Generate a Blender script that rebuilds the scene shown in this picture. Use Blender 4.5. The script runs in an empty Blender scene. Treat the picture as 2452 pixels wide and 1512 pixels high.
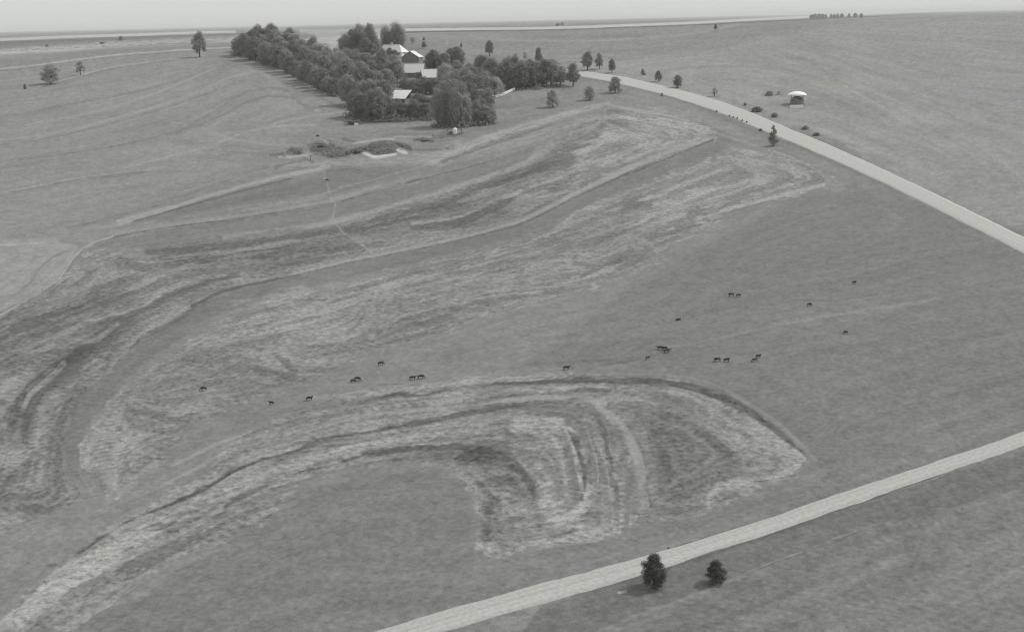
import bpy, bmesh, math, random
import numpy as np
from mathutils import Vector, Matrix

# ------------------------------------------------------------------ camera, sky, sun, exposure
FP = 3600.0                      # focal length in units of a 2452-unit wide picture
CAMZ = 115.0
PITCH = math.atan(708.0 / FP)
ROLL = math.atan(0.0215)
C = bpy.context.scene.collection
scn = bpy.context.scene
cam = bpy.data.cameras.new('camera')
cam.sensor_width = 36.0
cam.lens = FP / 2452.0 * 36.0
cam.clip_start = 1.0
cam.clip_end = 150000.0
camo = bpy.data.objects.new('camera', cam)
C.objects.link(camo)
U0 = np.array([0.0, math.sin(PITCH), math.cos(PITCH)])
FW = np.array([0.0, math.cos(PITCH), -math.sin(PITCH)])
X0 = np.array([1.0, 0.0, 0.0])
RI = math.cos(ROLL) * X0 - math.sin(ROLL) * U0
UP = math.sin(ROLL) * X0 + math.cos(ROLL) * U0
M = Matrix(((RI[0], UP[0], -FW[0], 0), (RI[1], UP[1], -FW[1], 0), (RI[2], UP[2], -FW[2], CAMZ), (0, 0, 0, 1)))
camo.matrix_world = M
scn.camera = camo

SUN_EL = math.radians(48)
SUN_AZ = math.radians(68)        # clockwise from +y: the sun stands to the right and a little beyond the scene
w = bpy.data.worlds.new('World')
scn.world = w
w.use_nodes = True
nt = w.node_tree
for n in list(nt.nodes):
    nt.nodes.remove(n)
sky = nt.nodes.new('ShaderNodeTexSky')
sky.sky_type = 'NISHITA'
sky.sun_disc = False
sky.sun_elevation = SUN_EL
sky.sun_rotation = SUN_AZ
sky.air_density = 1.0
sky.dust_density = 3.0
bw = nt.nodes.new('ShaderNodeRGBToBW')
tint = nt.nodes.new('ShaderNodeMixRGB')
tint.blend_type = 'MULTIPLY'
tint.inputs['Fac'].default_value = 1.0
tint.inputs['Color2'].default_value = (0.99, 1.0, 0.985, 1)
bg = nt.nodes.new('ShaderNodeBackground')
bg.inputs['Strength'].default_value = 0.05
# the bright thin overcast of the day lies over the clear sky as an even pale layer
bg2 = nt.nodes.new('ShaderNodeBackground')
bg2.inputs['Color'].default_value = (0.985, 1.0, 0.965, 1)
bg2.inputs['Strength'].default_value = 0.62
adds = nt.nodes.new('ShaderNodeAddShader')
wo = nt.nodes.new('ShaderNodeOutputWorld')
nt.links.new(sky.outputs[0], bw.inputs[0])
nt.links.new(bw.outputs[0], tint.inputs['Color1'])
nt.links.new(tint.outputs[0], bg.inputs['Color'])
nt.links.new(bg.outputs[0], adds.inputs[0])
nt.links.new(bg2.outputs[0], adds.inputs[1])
nt.links.new(adds.outputs[0], wo.inputs['Surface'])
sl = bpy.data.lights.new('sun', 'SUN')
sl.energy = 2.3
sl.angle = math.radians(3.0)
sl.color = (1.0, 0.995, 0.97)
so = bpy.data.objects.new('sun', sl)
C.objects.link(so)
sd = Vector((math.sin(SUN_AZ) * math.cos(SUN_EL), math.cos(SUN_AZ) * math.cos(SUN_EL), math.sin(SUN_EL)))
so.rotation_euler = (-sd).to_track_quat('-Z', 'Y').to_euler()
scn.view_settings.view_transform = 'Standard'
scn.view_settings.look = 'None'
scn.view_settings.gamma = 1.0
scn.cycles.filter_width = 1.05
scn.view_settings.exposure = 0.0
scn.view_settings.use_curve_mapping = False
KLUM = 1.36       # picture brightness of a flat, sunlit white ground: turns measured greys into base colours


def lin(t):
    s = np.asarray(t, float) / 255.0
    return np.where(s <= 0.04045, s / 12.92, ((s + 0.055) / 1.055) ** 2.4)


# ------------------------------------------------------------------ noise
rs = np.random.RandomState(7)
TAB = rs.rand(256, 256)


def vn(x, y):
    xi = np.floor(x).astype(np.int64); yi = np.floor(y).astype(np.int64)
    fx = x - xi; fy = y - yi
    fx = fx * fx * (3 - 2 * fx); fy = fy * fy * (3 - 2 * fy)
    a = TAB[xi & 255, yi & 255]; b = TAB[(xi + 1) & 255, yi & 255]
    c = TAB[xi & 255, (yi + 1) & 255]; d = TAB[(xi + 1) & 255, (yi + 1) & 255]
    return (a * (1 - fx) + b * fx) * (1 - fy) + (c * (1 - fx) + d * fx) * fy - 0.5


def sm(x, a, b):
    t = np.clip((x - a) / (b - a), 0, 1)
    return t * t * (3 - 2 * t)


# ------------------------------------------------------------------ terrain
BUMPS = []


def height(x, y):
    x = np.asarray(x, float); y = np.asarray(y, float)
    k = np.clip(x / np.maximum(y, 300.0), -0.5, 0.5)
    yc = 985 + np.clip((k + 0.33) / 0.27, 0, 1) * 82 + np.clip((k + 0.06) / 0.25, 0, 1.2) * 32
    d = y - yc
    up = 0.1 * y
    soft = 22.0
    up = 0.1 * (yc - soft * np.logaddexp(0, -d / soft))          # rises to the crest, then level
    fall = sm(d, 0, 1300)
    z = up * (1 - fall) + 97.0 * fall
    near = 1 - sm(y, 1500, 4000)
    roll = vn(x / 170.0 + 3.1, y / 170.0 + 8.2) * 2.2 + vn(x / 60.0 + 11.0, y / 60.0) * 0.7
    z = z + roll * near * sm(y, -100, 300) * (1 - 0.75 * sm(y, 850, 1050))
    for (bx, by, ca, sa, rx, ry, am) in BUMPS:
        dx = x - bx; dy = y - by
        u = (dx * ca + dy * sa) / rx; v = (-dx * sa + dy * ca) / ry
        z = z + am * np.exp(-(u * u + v * v))
    return z


def ray(u, v):
    d = FW * FP + RI * (u - 1226.0) + UP * (756.0 - v)
    return d / np.linalg.norm(d)


TS = np.geomspace(60.0, 60000.0, 6000)


def G(u, v):
    """ground point seen at picture point (u, v)"""
    d = ray(u, v)
    z = CAMZ + TS * d[2] - height(TS * d[0], TS * d[1])
    i = np.argmax(z < 0)
    if z[i] >= 0:
        i = len(TS) - 1
    a, b = TS[max(i - 1, 0)], TS[i]
    for _ in range(25):
        m = 0.5 * (a + b)
        if CAMZ + m * d[2] - float(height(m * d[0], m * d[1])) < 0:
            b = m
        else:
            a = m
    p = np.array([0, 0, CAMZ]) + d * b
    p[2] = float(height(p[0], p[1]))
    return p


def proj(x, y, z):
    zz = z - CAMZ
    dep = x * FW[0] + y * FW[1] + zz * FW[2]
    dep = np.maximum(dep, 5.0)
    u = 1226.0 + FP * (x * RI[0] + y * RI[1] + zz * RI[2]) / dep
    v = 756.0 - FP * (x * UP[0] + y * UP[1] + zz * UP[2]) / dep
    return u, v


def mpp(p):
    """metres per picture unit at a world point"""
    return (p[0] * FW[0] + p[1] * FW[1] + (p[2] - CAMZ) * FW[2]) / FP


TR = {'T': (0, 0, 1), 'A': (0, 299.3, .3174), 'B': (718.3, 239.4, .3174), 'C': (1376.8, 239.4, .3167),
      'D': (0, 718.3, .3174), 'E': (718.3, 658.5, .3174), 'F': (0, 1077.5, .3174), 'G': (718.3, 1017.6, .3174),
      'H': (0, 23.9, .2441), 'I': (508.8, 35.9, .198), 'J': (808.1, 35.9, .198), 'K': (1167.3, 35.9, .198),
      'L': (1586.3, 18.0, .2653), 'M': (658.5, 239.4, .198), 'N': (1526.4, 658.5, .2197),
      'O': (1436.6, 1167.3, .2563), 'Q': (897.9, 838.0, .3563), 'R': (1436.6, 868.0, .2969)}


def P(s):
    """'A x,y x,y B x,y' -> list of picture points"""
    out = []; k = 'T'
    for t in s.split():
        if t[0].isalpha():
            k = t
        else:
            x, y = t.split(',')
            a, b, c = TR[k]
            out.append((a + float(x) * c, b + float(y) * c))
    return out


# hollows and mounds of the eroded gully below the farm
def bump(key, x, y, rx, ry, am, ang=0.0):
    u, v = P(f'{key} {x},{y}')[0]
    p = G(u, v)
    return (p[0], p[1], math.cos(ang), math.sin(ang), rx, ry, am)


_b = [bump('M', 1300, 560, 17, 14, 1.3), bump('M', 1560, 550, 9, 10, -1.4), bump('M', 980, 610, 10, 9, -1.5),
      bump('M', 700, 610, 18, 14, -1.6), bump('M', 1800, 480, 10, 8, -1.0), bump('M', 260, 620, 9, 8, -0.8),
      bump('M', 1250, 700, 18, 6, 0.7)]
BUMPS = _b

# ------------------------------------------------------------------ ground tones (crop strips, swaths, bare soil)
# polygons: points, tone, strength, softness, mottling, ragged edge
POLY = [
    # broad pastures
    ("T -400,60 560,60 700,200 820,262 700,330 560,400 60,560 -400,640", 139, 1, 14, 4, 2),
    ("T 1380,66 2048,45 3000,20 3000,900 2200,520 2048,360 1760,262 1500,190 1380,160", 145, 1, 12, 5, 2),
    ("T 980,84 1500,66 2048,48 1700,120 1400,150 1100,130", 138, 1, 10, 5, 3),
    ("T 1250,880 1500,700 1900,470 2048,440 3000,700 3000,1150 2048,1130 1900,1150 1700,920", 127, 1, 18, 2.5, 4),
    ("T -300,1560 300,1450 640,1240 860,1130 1040,1110 1120,1180 1140,1300 1150,1440 1180,1480 900,1700 -300,1700", 128, 1, 14, 3, 4),
    ("T 1100,1340 1180,1330 1600,1230 1900,1120 2048,1110 3000,850 3000,1040 2048,1170 1700,1270 1280,1420 900,1560", 129, 1, 10, 3, 4),
    # between the near road and the tall grass, and the rough field in the corner
    ("T 1300,1450 1500,1385 1800,1290 2060,1205 2600,1030 2600,1180 2060,1275 1860,1345 1690,1410 1500,1480 1200,1600", 119, 1, 6, 3, 4),
    ("T 1500,1480 1690,1412 1860,1347 2060,1275 2600,1120 3000,1500 2300,1800 1200,1700", 129, 1, 5, 6, 4),
    # strips of the contoured hill
    ("A -600,700 150,840 500,780 900,730 1300,620 1800,500 2452,380 B 900,520 1500,280 2300,20 C 500,0 1150,180 1900,560 2100,700 B 2452,520 1700,860 1100,1060 0,1290 A 1700,1240 1250,1509 D 480,1100 560,1400 -200,1500 -600,900", 137, 1, 8, 5, 3),
    ("A 620,945 850,862 1300,790 2452,615 B 270,790 900,620 1400,480 1800,330 1700,440 1400,560 700,780 300,890 0,960 A 2000,850 1100,925", 126, .9, 5, 2.5, 3),
    ("A 980,728 1350,628 1800,505 2200,430 B 200,560 600,500 1000,480 700,600 300,690 0,740 A 1800,650 1300,730", 122, .8, 6, 2.5, 4),
    # pale field at the left edge
    ("T -300,560 A 150,860 420,850 580,915 520,1040 430,1160 300,1270 160,1335 T -300,900", 148, 1, 5, 4, 2),
    # mottled hay strip, upper
    ("A 600,965 850,935 1100,930 1700,880 2452,785 B 300,950 900,780 1400,600 1700,500 1950,330 2050,200 2300,70 C 150,20 500,75 900,185 1130,275 1040,300 760,412 400,562 0,712 B 2000,770 1700,920 1100,1080 300,1240 0,1310 A 2000,1170 1700,1240 1450,1370 1250,1509 D 1100,280 900,480 700,640 560,800 500,950 480,1150 500,1300 560,1450 F 560,400 400,480 -300,700 A -300,1600 160,1345 430,1200 540,1060", 134, .9, 6, 12, 6),
    ("C 0,400 300,150 600,80 900,180 1120,280 760,405 400,550 0,700 B 2000,760 2100,400", 149, .8, 18, 11, 10),
    # smooth dark strip
    ("C 1200,330 1000,450 700,590 350,700 0,840 B 1900,980 1300,1130 700,1260 0,1430 A 2000,1370 D 1600,120 1350,300 1100,480 850,720 700,900 600,1100 600,1300 700,1450 500,1300 480,1150 500,950 560,800 700,640 900,480 1100,280 A 1250,1509 1450,1375 1700,1245 B 0,1315 700,1180 1500,1000 2000,790 C 0,718 400,568 760,418 1040,308 1150,272", 124, .9, 5, 3, 4),
    # mottled hay strip, middle
    ("C 1310,360 1000,480 700,610 350,710 0,870 B 1900,985 1500,1100 700,1290 0,1470 D 1900,60 1600,200 1400,300 1200,480 900,700 750,900 620,1100 620,1300 750,1450 880,1500 1050,1300 1300,1110 1500,930 1900,760 2200,640 E 0,830 300,700 480,620 560,560 800,510 1100,420 1400,310 1700,220 2100,100 C 380,1330 700,1180 900,1000 1200,850 1500,740 1900,640 1920,600 1760,480 1500,380", 138, .95, 5, 10, 7),
    ("C 700,560 1300,365 1560,420 1760,500 1900,610 1500,720 1100,820 800,900 500,950 500,700", 149, .85, 16, 10, 8),
    ("E 0,100 500,60 900,0 1500,-60 1700,100 1200,240 700,430 200,560 -200,400 -500,200", 144, .6, 24, 9, 10),
    # the swirl of mown hay in front
    ("F 100,1200 200,1050 480,890 570,760 700,650 900,540 1100,440 1300,300 1600,150 D 1700,1090 2000,930 2452,770 E 300,870 1000,800 1400,755 1900,720 2452,765 R 600,120 900,215 1150,325 1400,515 1600,675 1650,780 1580,900 1100,1100 640,1265 330,1290 G 2250,880 1900,930 1600,965 1450,995 1340,920 1340,700 1330,560 1250,420 1100,330 900,280 600,290 300,330 0,430 F 2000,545 1600,690 1300,835 1000,1000 820,1160 600,1300 100,1400", 139, .95, 5, 10, 5),
    ("R 450,250 700,330 950,560 1250,800 900,1000 600,1150 480,900 440,600", 118, .7, 26, 10, 8),
    ("Q 600,600 900,700 1080,860 1100,1000 850,1050 780,1250 1000,1290 800,1350 720,1250 740,1000 640,860 500,740", 112, .85, 16, 17, 9),
    ("Q 950,500 1200,440 1300,560 1390,800 1410,1000 1350,1150 1150,1180 1080,1000 1130,900 1000,760 900,640", 156, .85, 16, 13, 9),
    ("A 1130,965 1500,905 2000,850 2452,800 B 300,955 700,840 1200,700 1600,560 1950,440 1800,560 1400,760 1000,880 600,990 200,1110 0,1190 A 2000,1080 1600,1110 1250,1075", 114, .85, 7, 15, 7),
    ("B 1080,960 1300,900 1500,800 1650,760 1560,860 1300,970 1100,1000 600,1090 200,1200 0,1250 A 2100,1160 1900,1120 B 100,1120 600,1020", 116, .7, 6, 14, 6),
    ("A 160,1440 400,1330 700,1230 1000,1150 1200,1160 1000,1290 700,1400 400,1509 160,1509", 122, .6, 14, 13, 9),
    ("D 1060,50 900,190 760,330 560,450 420,560 300,680 220,820 180,1080 60,1100 60,850 200,650 420,480 640,330 820,150", 110, .75, 9, 13, 7),
    # gully: weeds, mound, bare banks
    ("M 400,530 560,510 700,520 850,600 880,670 700,697 500,660 420,600", 100, .9, 4, 12, 5),
    ("M 900,640 920,610 1100,550 1180,505 1300,492 1430,500 1485,590 1440,650 1230,668 1150,640 1090,605 1040,655", 96, .95, 2.5, 12, 3),
    # pale far fields behind the farm
    ("I 1050,178 2200,165 2200,260 1550,375 1230,330 1110,300 1240,240 1060,215", 168, .9, 2, 3, 1),
    ("J -80,560 -100,170 500,165 500,270 300,420", 168, .7, 3, 3, 1),
]
# strokes: points, width(s), tone, strength, ragged
ST = [
    ("H -900,325 165,285 700,262 1300,245 1900,225 2300,215", 7, 176, .95, 0),
    ("H -900,370 165,318 1100,283 1900,250 2300,240", 6, 136, .8, 1),
    ("H -900,480 165,400 600,375 1100,345 1900,310 2300,300", 15, 172, .9, 2),
    ("H -900,620 165,515 600,470 1100,405 1900,355 2300,345", 17, 130, .8, 2),
    ("H -900,660 165,562 560,515 1100,445 1900,385 2300,370", 3.2, 168, .8, .6),
    ("H -900,690 165,578 560,530 1100,460 1900,400 2300,384", 3, 126, .6, 1),
    ("H 380,745 560,702 800,637 1100,560 1400,520 1700,480 2000,450", 2.8, 158, .8, .5),
    ("H 400,757 560,716 800,652 1100,574 1400,533 1700,492", 3, 122, .6, 1),
    ("J 830,180 1600,170 2117,165 K 1000,150 2419,98 L 700,115 1320,85 2600,20", 6.2, 178, .95, 0),
    ("J 830,208 1600,196 2117,190 K 1000,178 1700,150 2419,125 L 700,138 1400,105 2600,45", 2.6, 117, .9, .6),
    ("K 1000,120 1500,100 2100,80 2419,68", 2, 140, .7, .5),
    ("K 0,300 700,315 1100,320 1700,285 2419,230 L 400,215 700,150", 4, 150, .6, 1),
    ("K 1150,270 1700,260 1900,260", 5, 124, .6, 2),
    ("K 1100,520 1600,500 2000,450 2419,400 L 400,270 860,200", 5, 134, .6, 2),
    ("L 1090,420 1300,480 1500,600 1800,760", 6, 134, .6, 2), ("L 1240,370 1500,440 1720,540", 6, 136, .6, 2),
    ("L 1600,680 1720,755 2000,900", 3, 162, .6, 1), ("L 1080,560 1350,620 1640,700", 4, 130, .5, 2),
    ("L 0,400 300,330 700,260", 4, 134, .4, 2), ("L 250,500 600,480 860,500", 3, 132, .4, 2),
    # beside the shelterbelt
    ("I 860,680 1000,760 1240,890 1400,960", 4, 156, .8, .5), ("I 640,690 860,800 1100,930 1300,990 1500,1080", 5, 124, .7, 2),
    ("I 430,655 640,655", 2.5, 154, .6, 1),
    ("I 1640,1170 1350,1200 950,1260 770,1305 740,1340 900,1392", 3.4, 152, .8, .6), ("I 1250,1150 1360,1125", 5, 160, .7, 1),
    ("T 560,300 575,272 640,235 668,205 640,180 600,165", 9, 147, .55, 2), ("T 590,285 640,262 660,240", 6, 130, .35, 2),
    ("T 480,200 560,175 620,170", 6, 131, .35, 3), ("T 380,250 470,215 540,170", 6, 132, .35, 3),
    ("T 60,235 160,225 260,222", 8, 146, .4, 3),
    ("T -200,350 60,330 250,290 450,230 560,182 640,168", 4.5, 151, .75, 1.2), ("T -200,360 60,340 250,300 450,241 560,194", 3.5, 126, .65, 1.2),
    ("T -100,395 60,380 300,345 500,290 600,240 690,232 740,262", 4.5, 126, .75, 1.2), ("T 100,262 350,215 500,166 560,152", 3.5, 126, .7, 1.2),
    ("T 300,400 500,350 600,312 700,300 760,300", 4.5, 153, .7, 1.2), ("T 420,320 520,262 600,216 680,214 720,248 780,262", 4.5, 125, .7, 1.2),
    ("T 60,300 250,262 420,205 520,158", 4, 151, .65, 1.2), ("T 500,325 560,335 640,345 720,350", 7, 150, .45, 3), ("T 620,320 700,322 760,315", 5, 127, .45, 2),
    # upper left hill
    ("A -300,540 165,480 550,403 900,358 1200,320 1480,280", 3, 156, .7, 2.2), ("A -300,560 160,497 550,418 900,373 1250,340", 2.6, 118, .7, 1.6),
    ("A 1250,170 1500,215 1650,275 T 700,395", 4, 150, .45, 2), ("A 1500,230 1800,215 2150,215", 9, 122, .55, 4), ("A 1300,130 1700,150 2050,200", 9, 124, .45, 5),
    ("A -300,620 150,560 400,510 800,440", 3.5, 145, .35, 2),
    ("A -300,900 150,836 500,778 850,690 1250,590", 2.2, 117, .6, 1), ("A -300,920 150,868 600,800 950,742", 13, 147, .6, 2),
    ("A 900,735 1300,622 1500,557 1800,472 2100,392 2452,322 B 170,500", (16, 10, 8, 8, 9, 11, 8), 154, .85, .8),
    ("A 1350,510 1650,420 1800,380", 2.6, 150, .5, 1), ("A 1280,570 1600,460 1900,350 2200,290", 2.4, 118, .4, 1),
    ("A 1000,728 1350,629 1800,503 2200,404", (2, 4.5, 5, 4), 108, .85, .6),
    ("A 1400,690 2000,590 2452,520 B 300,660 700,560 1050,450", 4, 146, .5, 1.5), ("A 850,820 1300,755 2000,655 2452,580 B 270,750 600,650", 6, 148, .6, 1.5),
    ("A 700,895 850,850 1100,800 1450,748 1760,713 2452,600 B 270,776 500,712 900,600 1300,500 1500,440", 2.4, 105, .85, .8),
    ("A 1100,815 1760,728 2452,616", 2, 108, .6, .8),
    ("A -300,1600 160,1345 330,1240 450,1150 540,1020 600,950 700,890 850,843", 3.2, 160, .85, .6), ("A 165,1355 330,1255 460,1160 555,1030 612,962", 6, 118, .7, 2),
    ("A -300,1500 160,1245 300,1080 420,985 600,920", 4, 126, .7, 2), ("A 0,905 150,899 350,884", 4, 164, .7, .5), ("A 150,935 500,900", 10, 152, .5, 3),
    # upper strips
    ("A 1700,850 B 0,972 300,905 700,800 1100,682 1400,580 1700,470 1900,340", 13, 150, .8, 2),
    ("B 1000,470 1200,380 1400,300 1700,200 2000,110 2300,30 C 300,50 700,120 1050,230", (14, 20, 22, 18, 14, 10, 7, 6, 5), 157, .85, 2),
    ("B 1050,470 1300,385 1500,320 1700,252 1900,190", 8, 116, .8, 2), ("B 1300,400 1600,310 1850,245", 3, 150, .7, 1),
    ("B 1080,440 1300,360 1450,310 1700,225", 2.2, 112, .5, 1), ("B 0,640 200,610 500,560 800,520", 5, 124, .5, 2),
    ("B 0,1030 300,972 600,885 900,805 1200,705 1500,610 1800,520 2050,430", (16, 20, 26, 28, 26, 24, 20, 14), 108, .75, 5),
    ("B 850,935 1000,915 1200,885 1400,805 1500,752 1800,640 2000,570", 6, 152, .85, 1.5), ("B 850,965 1080,950 1300,890 1500,785 1620,740", (4, 12, 15, 15, 6), 104, .8, 4),
    ("B 600,1040 900,1005 1200,990 1500,940 1640,900", 9, 146, .5, 3), ("B 0,1180 300,1130 700,1090", 5, 104, .5, 3),
    ("B 0,1298 300,1226 700,1146 1100,1062 1500,960 1690,900 2000,745 2452,530 C 400,520 760,375 1030,295", (6, 6, 7, 7, 7, 9, 9, 12, 12, 10, 6), 152, .75, 1.5),
    ("A 1450,1365 1680,1255 2050,1168 B 0,1316 300,1242 700,1163 1100,1083 1500,983 1700,923 2000,773 2452,563 C 400,565 760,414 1040,304", (7, 7, 5, 2.6, 2.6, 2.6, 2.6, 2.6, 4, 2.8, 2.8, 2.6, 2.6, 3), 104, .85, 1),
    ("B 1560,760 1700,810", 2, 112, .6, 1), ("B 1620,745 1760,800", 2, 150, .6, 1), ("B 1700,680 1850,650 1950,640", 12, 110, .6, 5),
    ("B 175,480 185,580 215,660 235,750 268,782 250,880 270,930 340,1010 430,1060 540,1150", 4, 151, .7, .8),
    ("B 1250,90 1500,60 1900,10", 8, 122, .5, 3), ("B 1450,140 1900,60 2300,0", 3, 122, .5, 2),
    # gully
    ("M 1040,605 1080,640 1150,672 1220,690 1340,675 1460,655", (4, 7, 7, 8, 7, 4), 186, .95, .8), ("M 1485,605 1530,625 1590,638", 6, 180, .9, .8),
    ("M 1455,520 1540,545 1600,575 1650,600", (5, 11, 10, 4), 94, .95, 1), ("M 1690,485 1790,462 1850,480 1915,503", (4, 7, 6, 3), 98, .9, 1),
    ("M 950,522 1150,492 1300,475 1430,480", 4.5, 162, .85, .8), ("M 1440,441 1650,440 1900,441", 4, 157, .8, .5),
    ("M -50,660 100,645 210,600 320,640", 6, 102, .8, 2), ("M 60,690 250,680 390,668", 6, 160, .8, 1.5), ("M 830,480 900,485 960,500", 5, 110, .8, 1),
    ("M 620,865 800,830 1050,840", 12, 122, .7, 3), ("M 590,500 640,530", 5, 158, .8, 1), ("M 930,620 1000,590 1090,570", 6, 94, .8, 1.5), ("M 600,672 730,688 880,650", 4, 96, .8, 1),
    ("M 1320,420 1450,410 1900,425 2100,400", 9, 118, .6, 3), ("M 100,800 600,760 1500,720 1900,700 2200,560", (8, 14, 22, 24, 24), 155, .6, 4), ("M 1850,600 2000,590 2150,590", 7, 122, .6, 2),
    ("M 350,700 430,740 460,745", 5, 112, .7, 1), ("M 0,820 200,750 380,720", 4, 118, .6, 1.5), ("M 1700,650 1950,720 2000,790", 10, 158, .5, 4),
    # right side strips
    ("C 1100,838 1500,733 1880,642", (4, 7, 5), 160, .85, 1.5), ("C 1130,860 1500,757 1800,690", 2.4, 114, .6, 1),
    ("C 350,60 600,110 900,190 1180,290 1500,388 1800,510 1930,610", 3.5, 155, .6, 1.5), ("C 500,100 750,140 1000,200 1150,260", 5, 122, .6, 2),
    ("C 1500,370 1700,440 1850,540 1980,640", 2.4, 124, .5, 1), ("C 1200,310 1350,330 1500,345", 3, 126, .5, 1),
    ("C 380,800 560,790", 14, 114, .7, 5), ("C 700,720 900,640 1100,590", 6, 124, .5, 4), ("C 1230,580 1330,560", 9, 122, .6, 4), ("C 1480,500 1560,480", 10, 124, .6, 4), ("C 840,840 980,820", 10, 116, .6, 4),
    ("C 0,1230 250,1250 480,1110 700,990 1000,900", 16, 115, .6, 6), ("C 0,1350 150,1290 350,1200", 9, 108, .6, 4), ("C 400,880 600,860", 12, 156, .6, 5), ("C 500,960 680,930", 10, 152, .5, 5),
    ("C 1620,620 1740,590", 9, 126, .6, 3), ("C 780,220 800,250", 9, 122, .6, 3),
    # pasture with the cattle
    ("N 300,780 800,705 1100,640 1400,575 1900,480 2390,395 3300,250", 9, 143, .85, 2), ("N 1200,650 1450,600", 2, 116, .5, 1), ("N 1950,380 2150,405 2300,385", 3, 118, .6, 1),
    ("N 1050,520 1250,500 1400,560", 6, 118, .4, 3), ("N -400,980 0,925 80,905", 4, 113, .6, 1.5), ("E 1350,760 1900,715 2452,690", 6, 138, .5, 2), ("E 1900,660 2200,645 2452,640", 4, 118, .6, 1.5),
    ("N 500,830 800,780", 3, 117, .5, 2), ("T 1640,700 1700,640 1760,600", 5, 134, .3, 2), ("T 1860,560 1950,520 2040,500", 6, 134, .35, 3),
    # left edge swirl
    ("A 1100,960 1400,935 1700,905 2200,830 2452,800", (12, 22, 26, 24, 16), 108, .65, 5), ("A 950,1060 1150,1110 1400,1090", (8, 10, 6), 112, .5, 4), ("A 860,985 1060,965", 16, 150, .6, 4),
    ("A 1000,1230 1150,1160 1400,1070 1500,1045", (14, 18, 9, 4), 151, .75, 3), ("A 700,1240 900,1180 950,1170", 16, 116, .6, 5), ("A 1060,1385 1300,1270 1550,1180 1800,1130", (7, 10, 16, 14), 104, .75, 3),
    ("A 600,1500 820,1440 1020,1390 1180,1300 1300,1240", (8, 9, 10, 9, 5), 153, .8, 2), ("A 1200,1150 1700,1080 2000,1060 2300,1000", 16, 112, .5, 6), ("A 1650,1070 1950,1040", 8, 150, .5, 3), ("A 200,1430 500,1330 650,1250 700,1180", 12, 148, .5, 4),
    ("D 1550,0 1350,140 1130,255 950,390 850,520", (8, 12, 12, 10, 6), 106, .7, 4), ("D 1050,50 900,190 700,350 560,450 420,560", (10, 18, 22, 24, 20), 106, .75, 5),
    ("D 420,550 320,660 240,800 200,900 190,1060", (18, 26, 26, 24, 14), 107, .8, 4), ("D 900,170 740,290 640,320", (5, 12, 5), 150, .7, 2), ("D 480,480 380,580 240,700 180,800", (6, 11, 12, 10), 153, .8, 2),
    ("D 820,400 740,440 640,520", (4, 7, 6), 148, .7, 2), ("D 180,380 350,320 520,240 700,150", (14, 14, 10, 6), 150, .6, 3), ("D 180,480 300,420 420,380", 8, 110, .5, 4),
    ("D 650,660 570,790 510,920 460,1100 430,1300 500,1440", (8, 10, 11, 12, 10, 6), 112, .6, 4), ("D 560,1400 600,1450 F 570,365", 3, 108, .6, 1), ("F 200,450 350,450 500,380 530,330", (14, 14, 8, 3), 111, .6, 3),
    ("F 240,590 330,560 420,600", 14, 146, .5, 5), ("F 200,830 260,870 420,860", 10, 112, .6, 4), ("F 650,250 720,360 800,410", 3, 150, .5, 1), ("F 780,120 860,300 820,380 1000,250", 26, 147, .5, 8),
    ("D 1100,850 1300,900 1450,850 1650,850", (18, 24, 12, 3), 114, .6, 6), ("D 880,960 1000,1000", 18, 116, .5, 6), ("D 1040,990 1200,1020", 8, 150, .6, 3), ("D 2000,520 2200,560 2150,480", 20, 112, .6, 7), ("D 1780,500 1950,430", 9, 112, .6, 3), ("D 1700,240 1840,200", 11, 116, .5, 4), ("D 1750,730 1900,730", 8, 114, .5, 3),
    ("D 1300,1250 1600,1100 1850,1010", (5, 9, 7), 152, .7, 1.5), ("F 1250,250 1450,150 1700,10", 6, 152, .7, 1.5), ("E 60,720 230,720 380,690", 6, 114, .6, 3), ("E 620,270 570,350 585,400", 1.6, 112, .7, .5),
    ("E 0,190 300,180", 3, 118, .6, 1), ("E 420,210 620,180", 2.2, 116, .6, 1), ("E 1000,430 1080,432", 6, 112, .6, 2), ("E 200,560 330,520", 2.5, 118, .5, 1),
    ("E 640,535 850,500 1100,425 1400,315 1600,235 1900,160 2452,15 C 500,1270 700,1195", 2.2, 150, .5, 1), ("E 1100,290 1300,220 1500,170 1900,130 2300,60", 9, 114, .5, 5),
    # outer bands of the front swirl
    ("E 1380,842 1500,815 1650,810 1900,800 2200,790 2452,797 R 350,147 600,168 800,212 1000,290 1200,392 1400,532 1540,650 1650,735", (3, 10, 8, 9, 10, 12, 12, 13, 15, 17, 18, 15, 12, 5), 98, .9, 2),
    ("R -100,95 500,92 850,150 1100,270 1450,500 1750,790", (4, 5, 6, 8, 9, 6), 141, .7, 1), ("R 1250,290 1450,430 1620,600", 3, 118, .4, 1.5),
    ("E 800,900 1100,895 1600,868 2000,850 2300,840", (4, 8, 10, 9, 4), 157, .8, 2), ("R 150,200 420,225 700,262 850,350 960,460 1060,520", (5, 8, 10, 10, 10, 5), 154, .75, 3),
    ("E 430,975 600,925 750,895 950,905 1080,870", (3, 9, 11, 7, 4), 104, .85, 2), ("E 1430,927 1700,905", 3.2, 109, .8, 1), ("E 2020,875 2150,865 2340,875", (4, 9, 5), 110, .75, 2), ("E 700,1025 830,1022", 4, 112, .7, 1.5),
    ("E 600,975 900,940", 2.5, 112, .6, 1), ("E 1100,870 1000,885", 3, 108, .6, 1), ("E 600,825 780,818", 2.4, 108, .6, 1), ("E 100,930 400,885 900,845", 5, 148, .6, 2),
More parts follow.
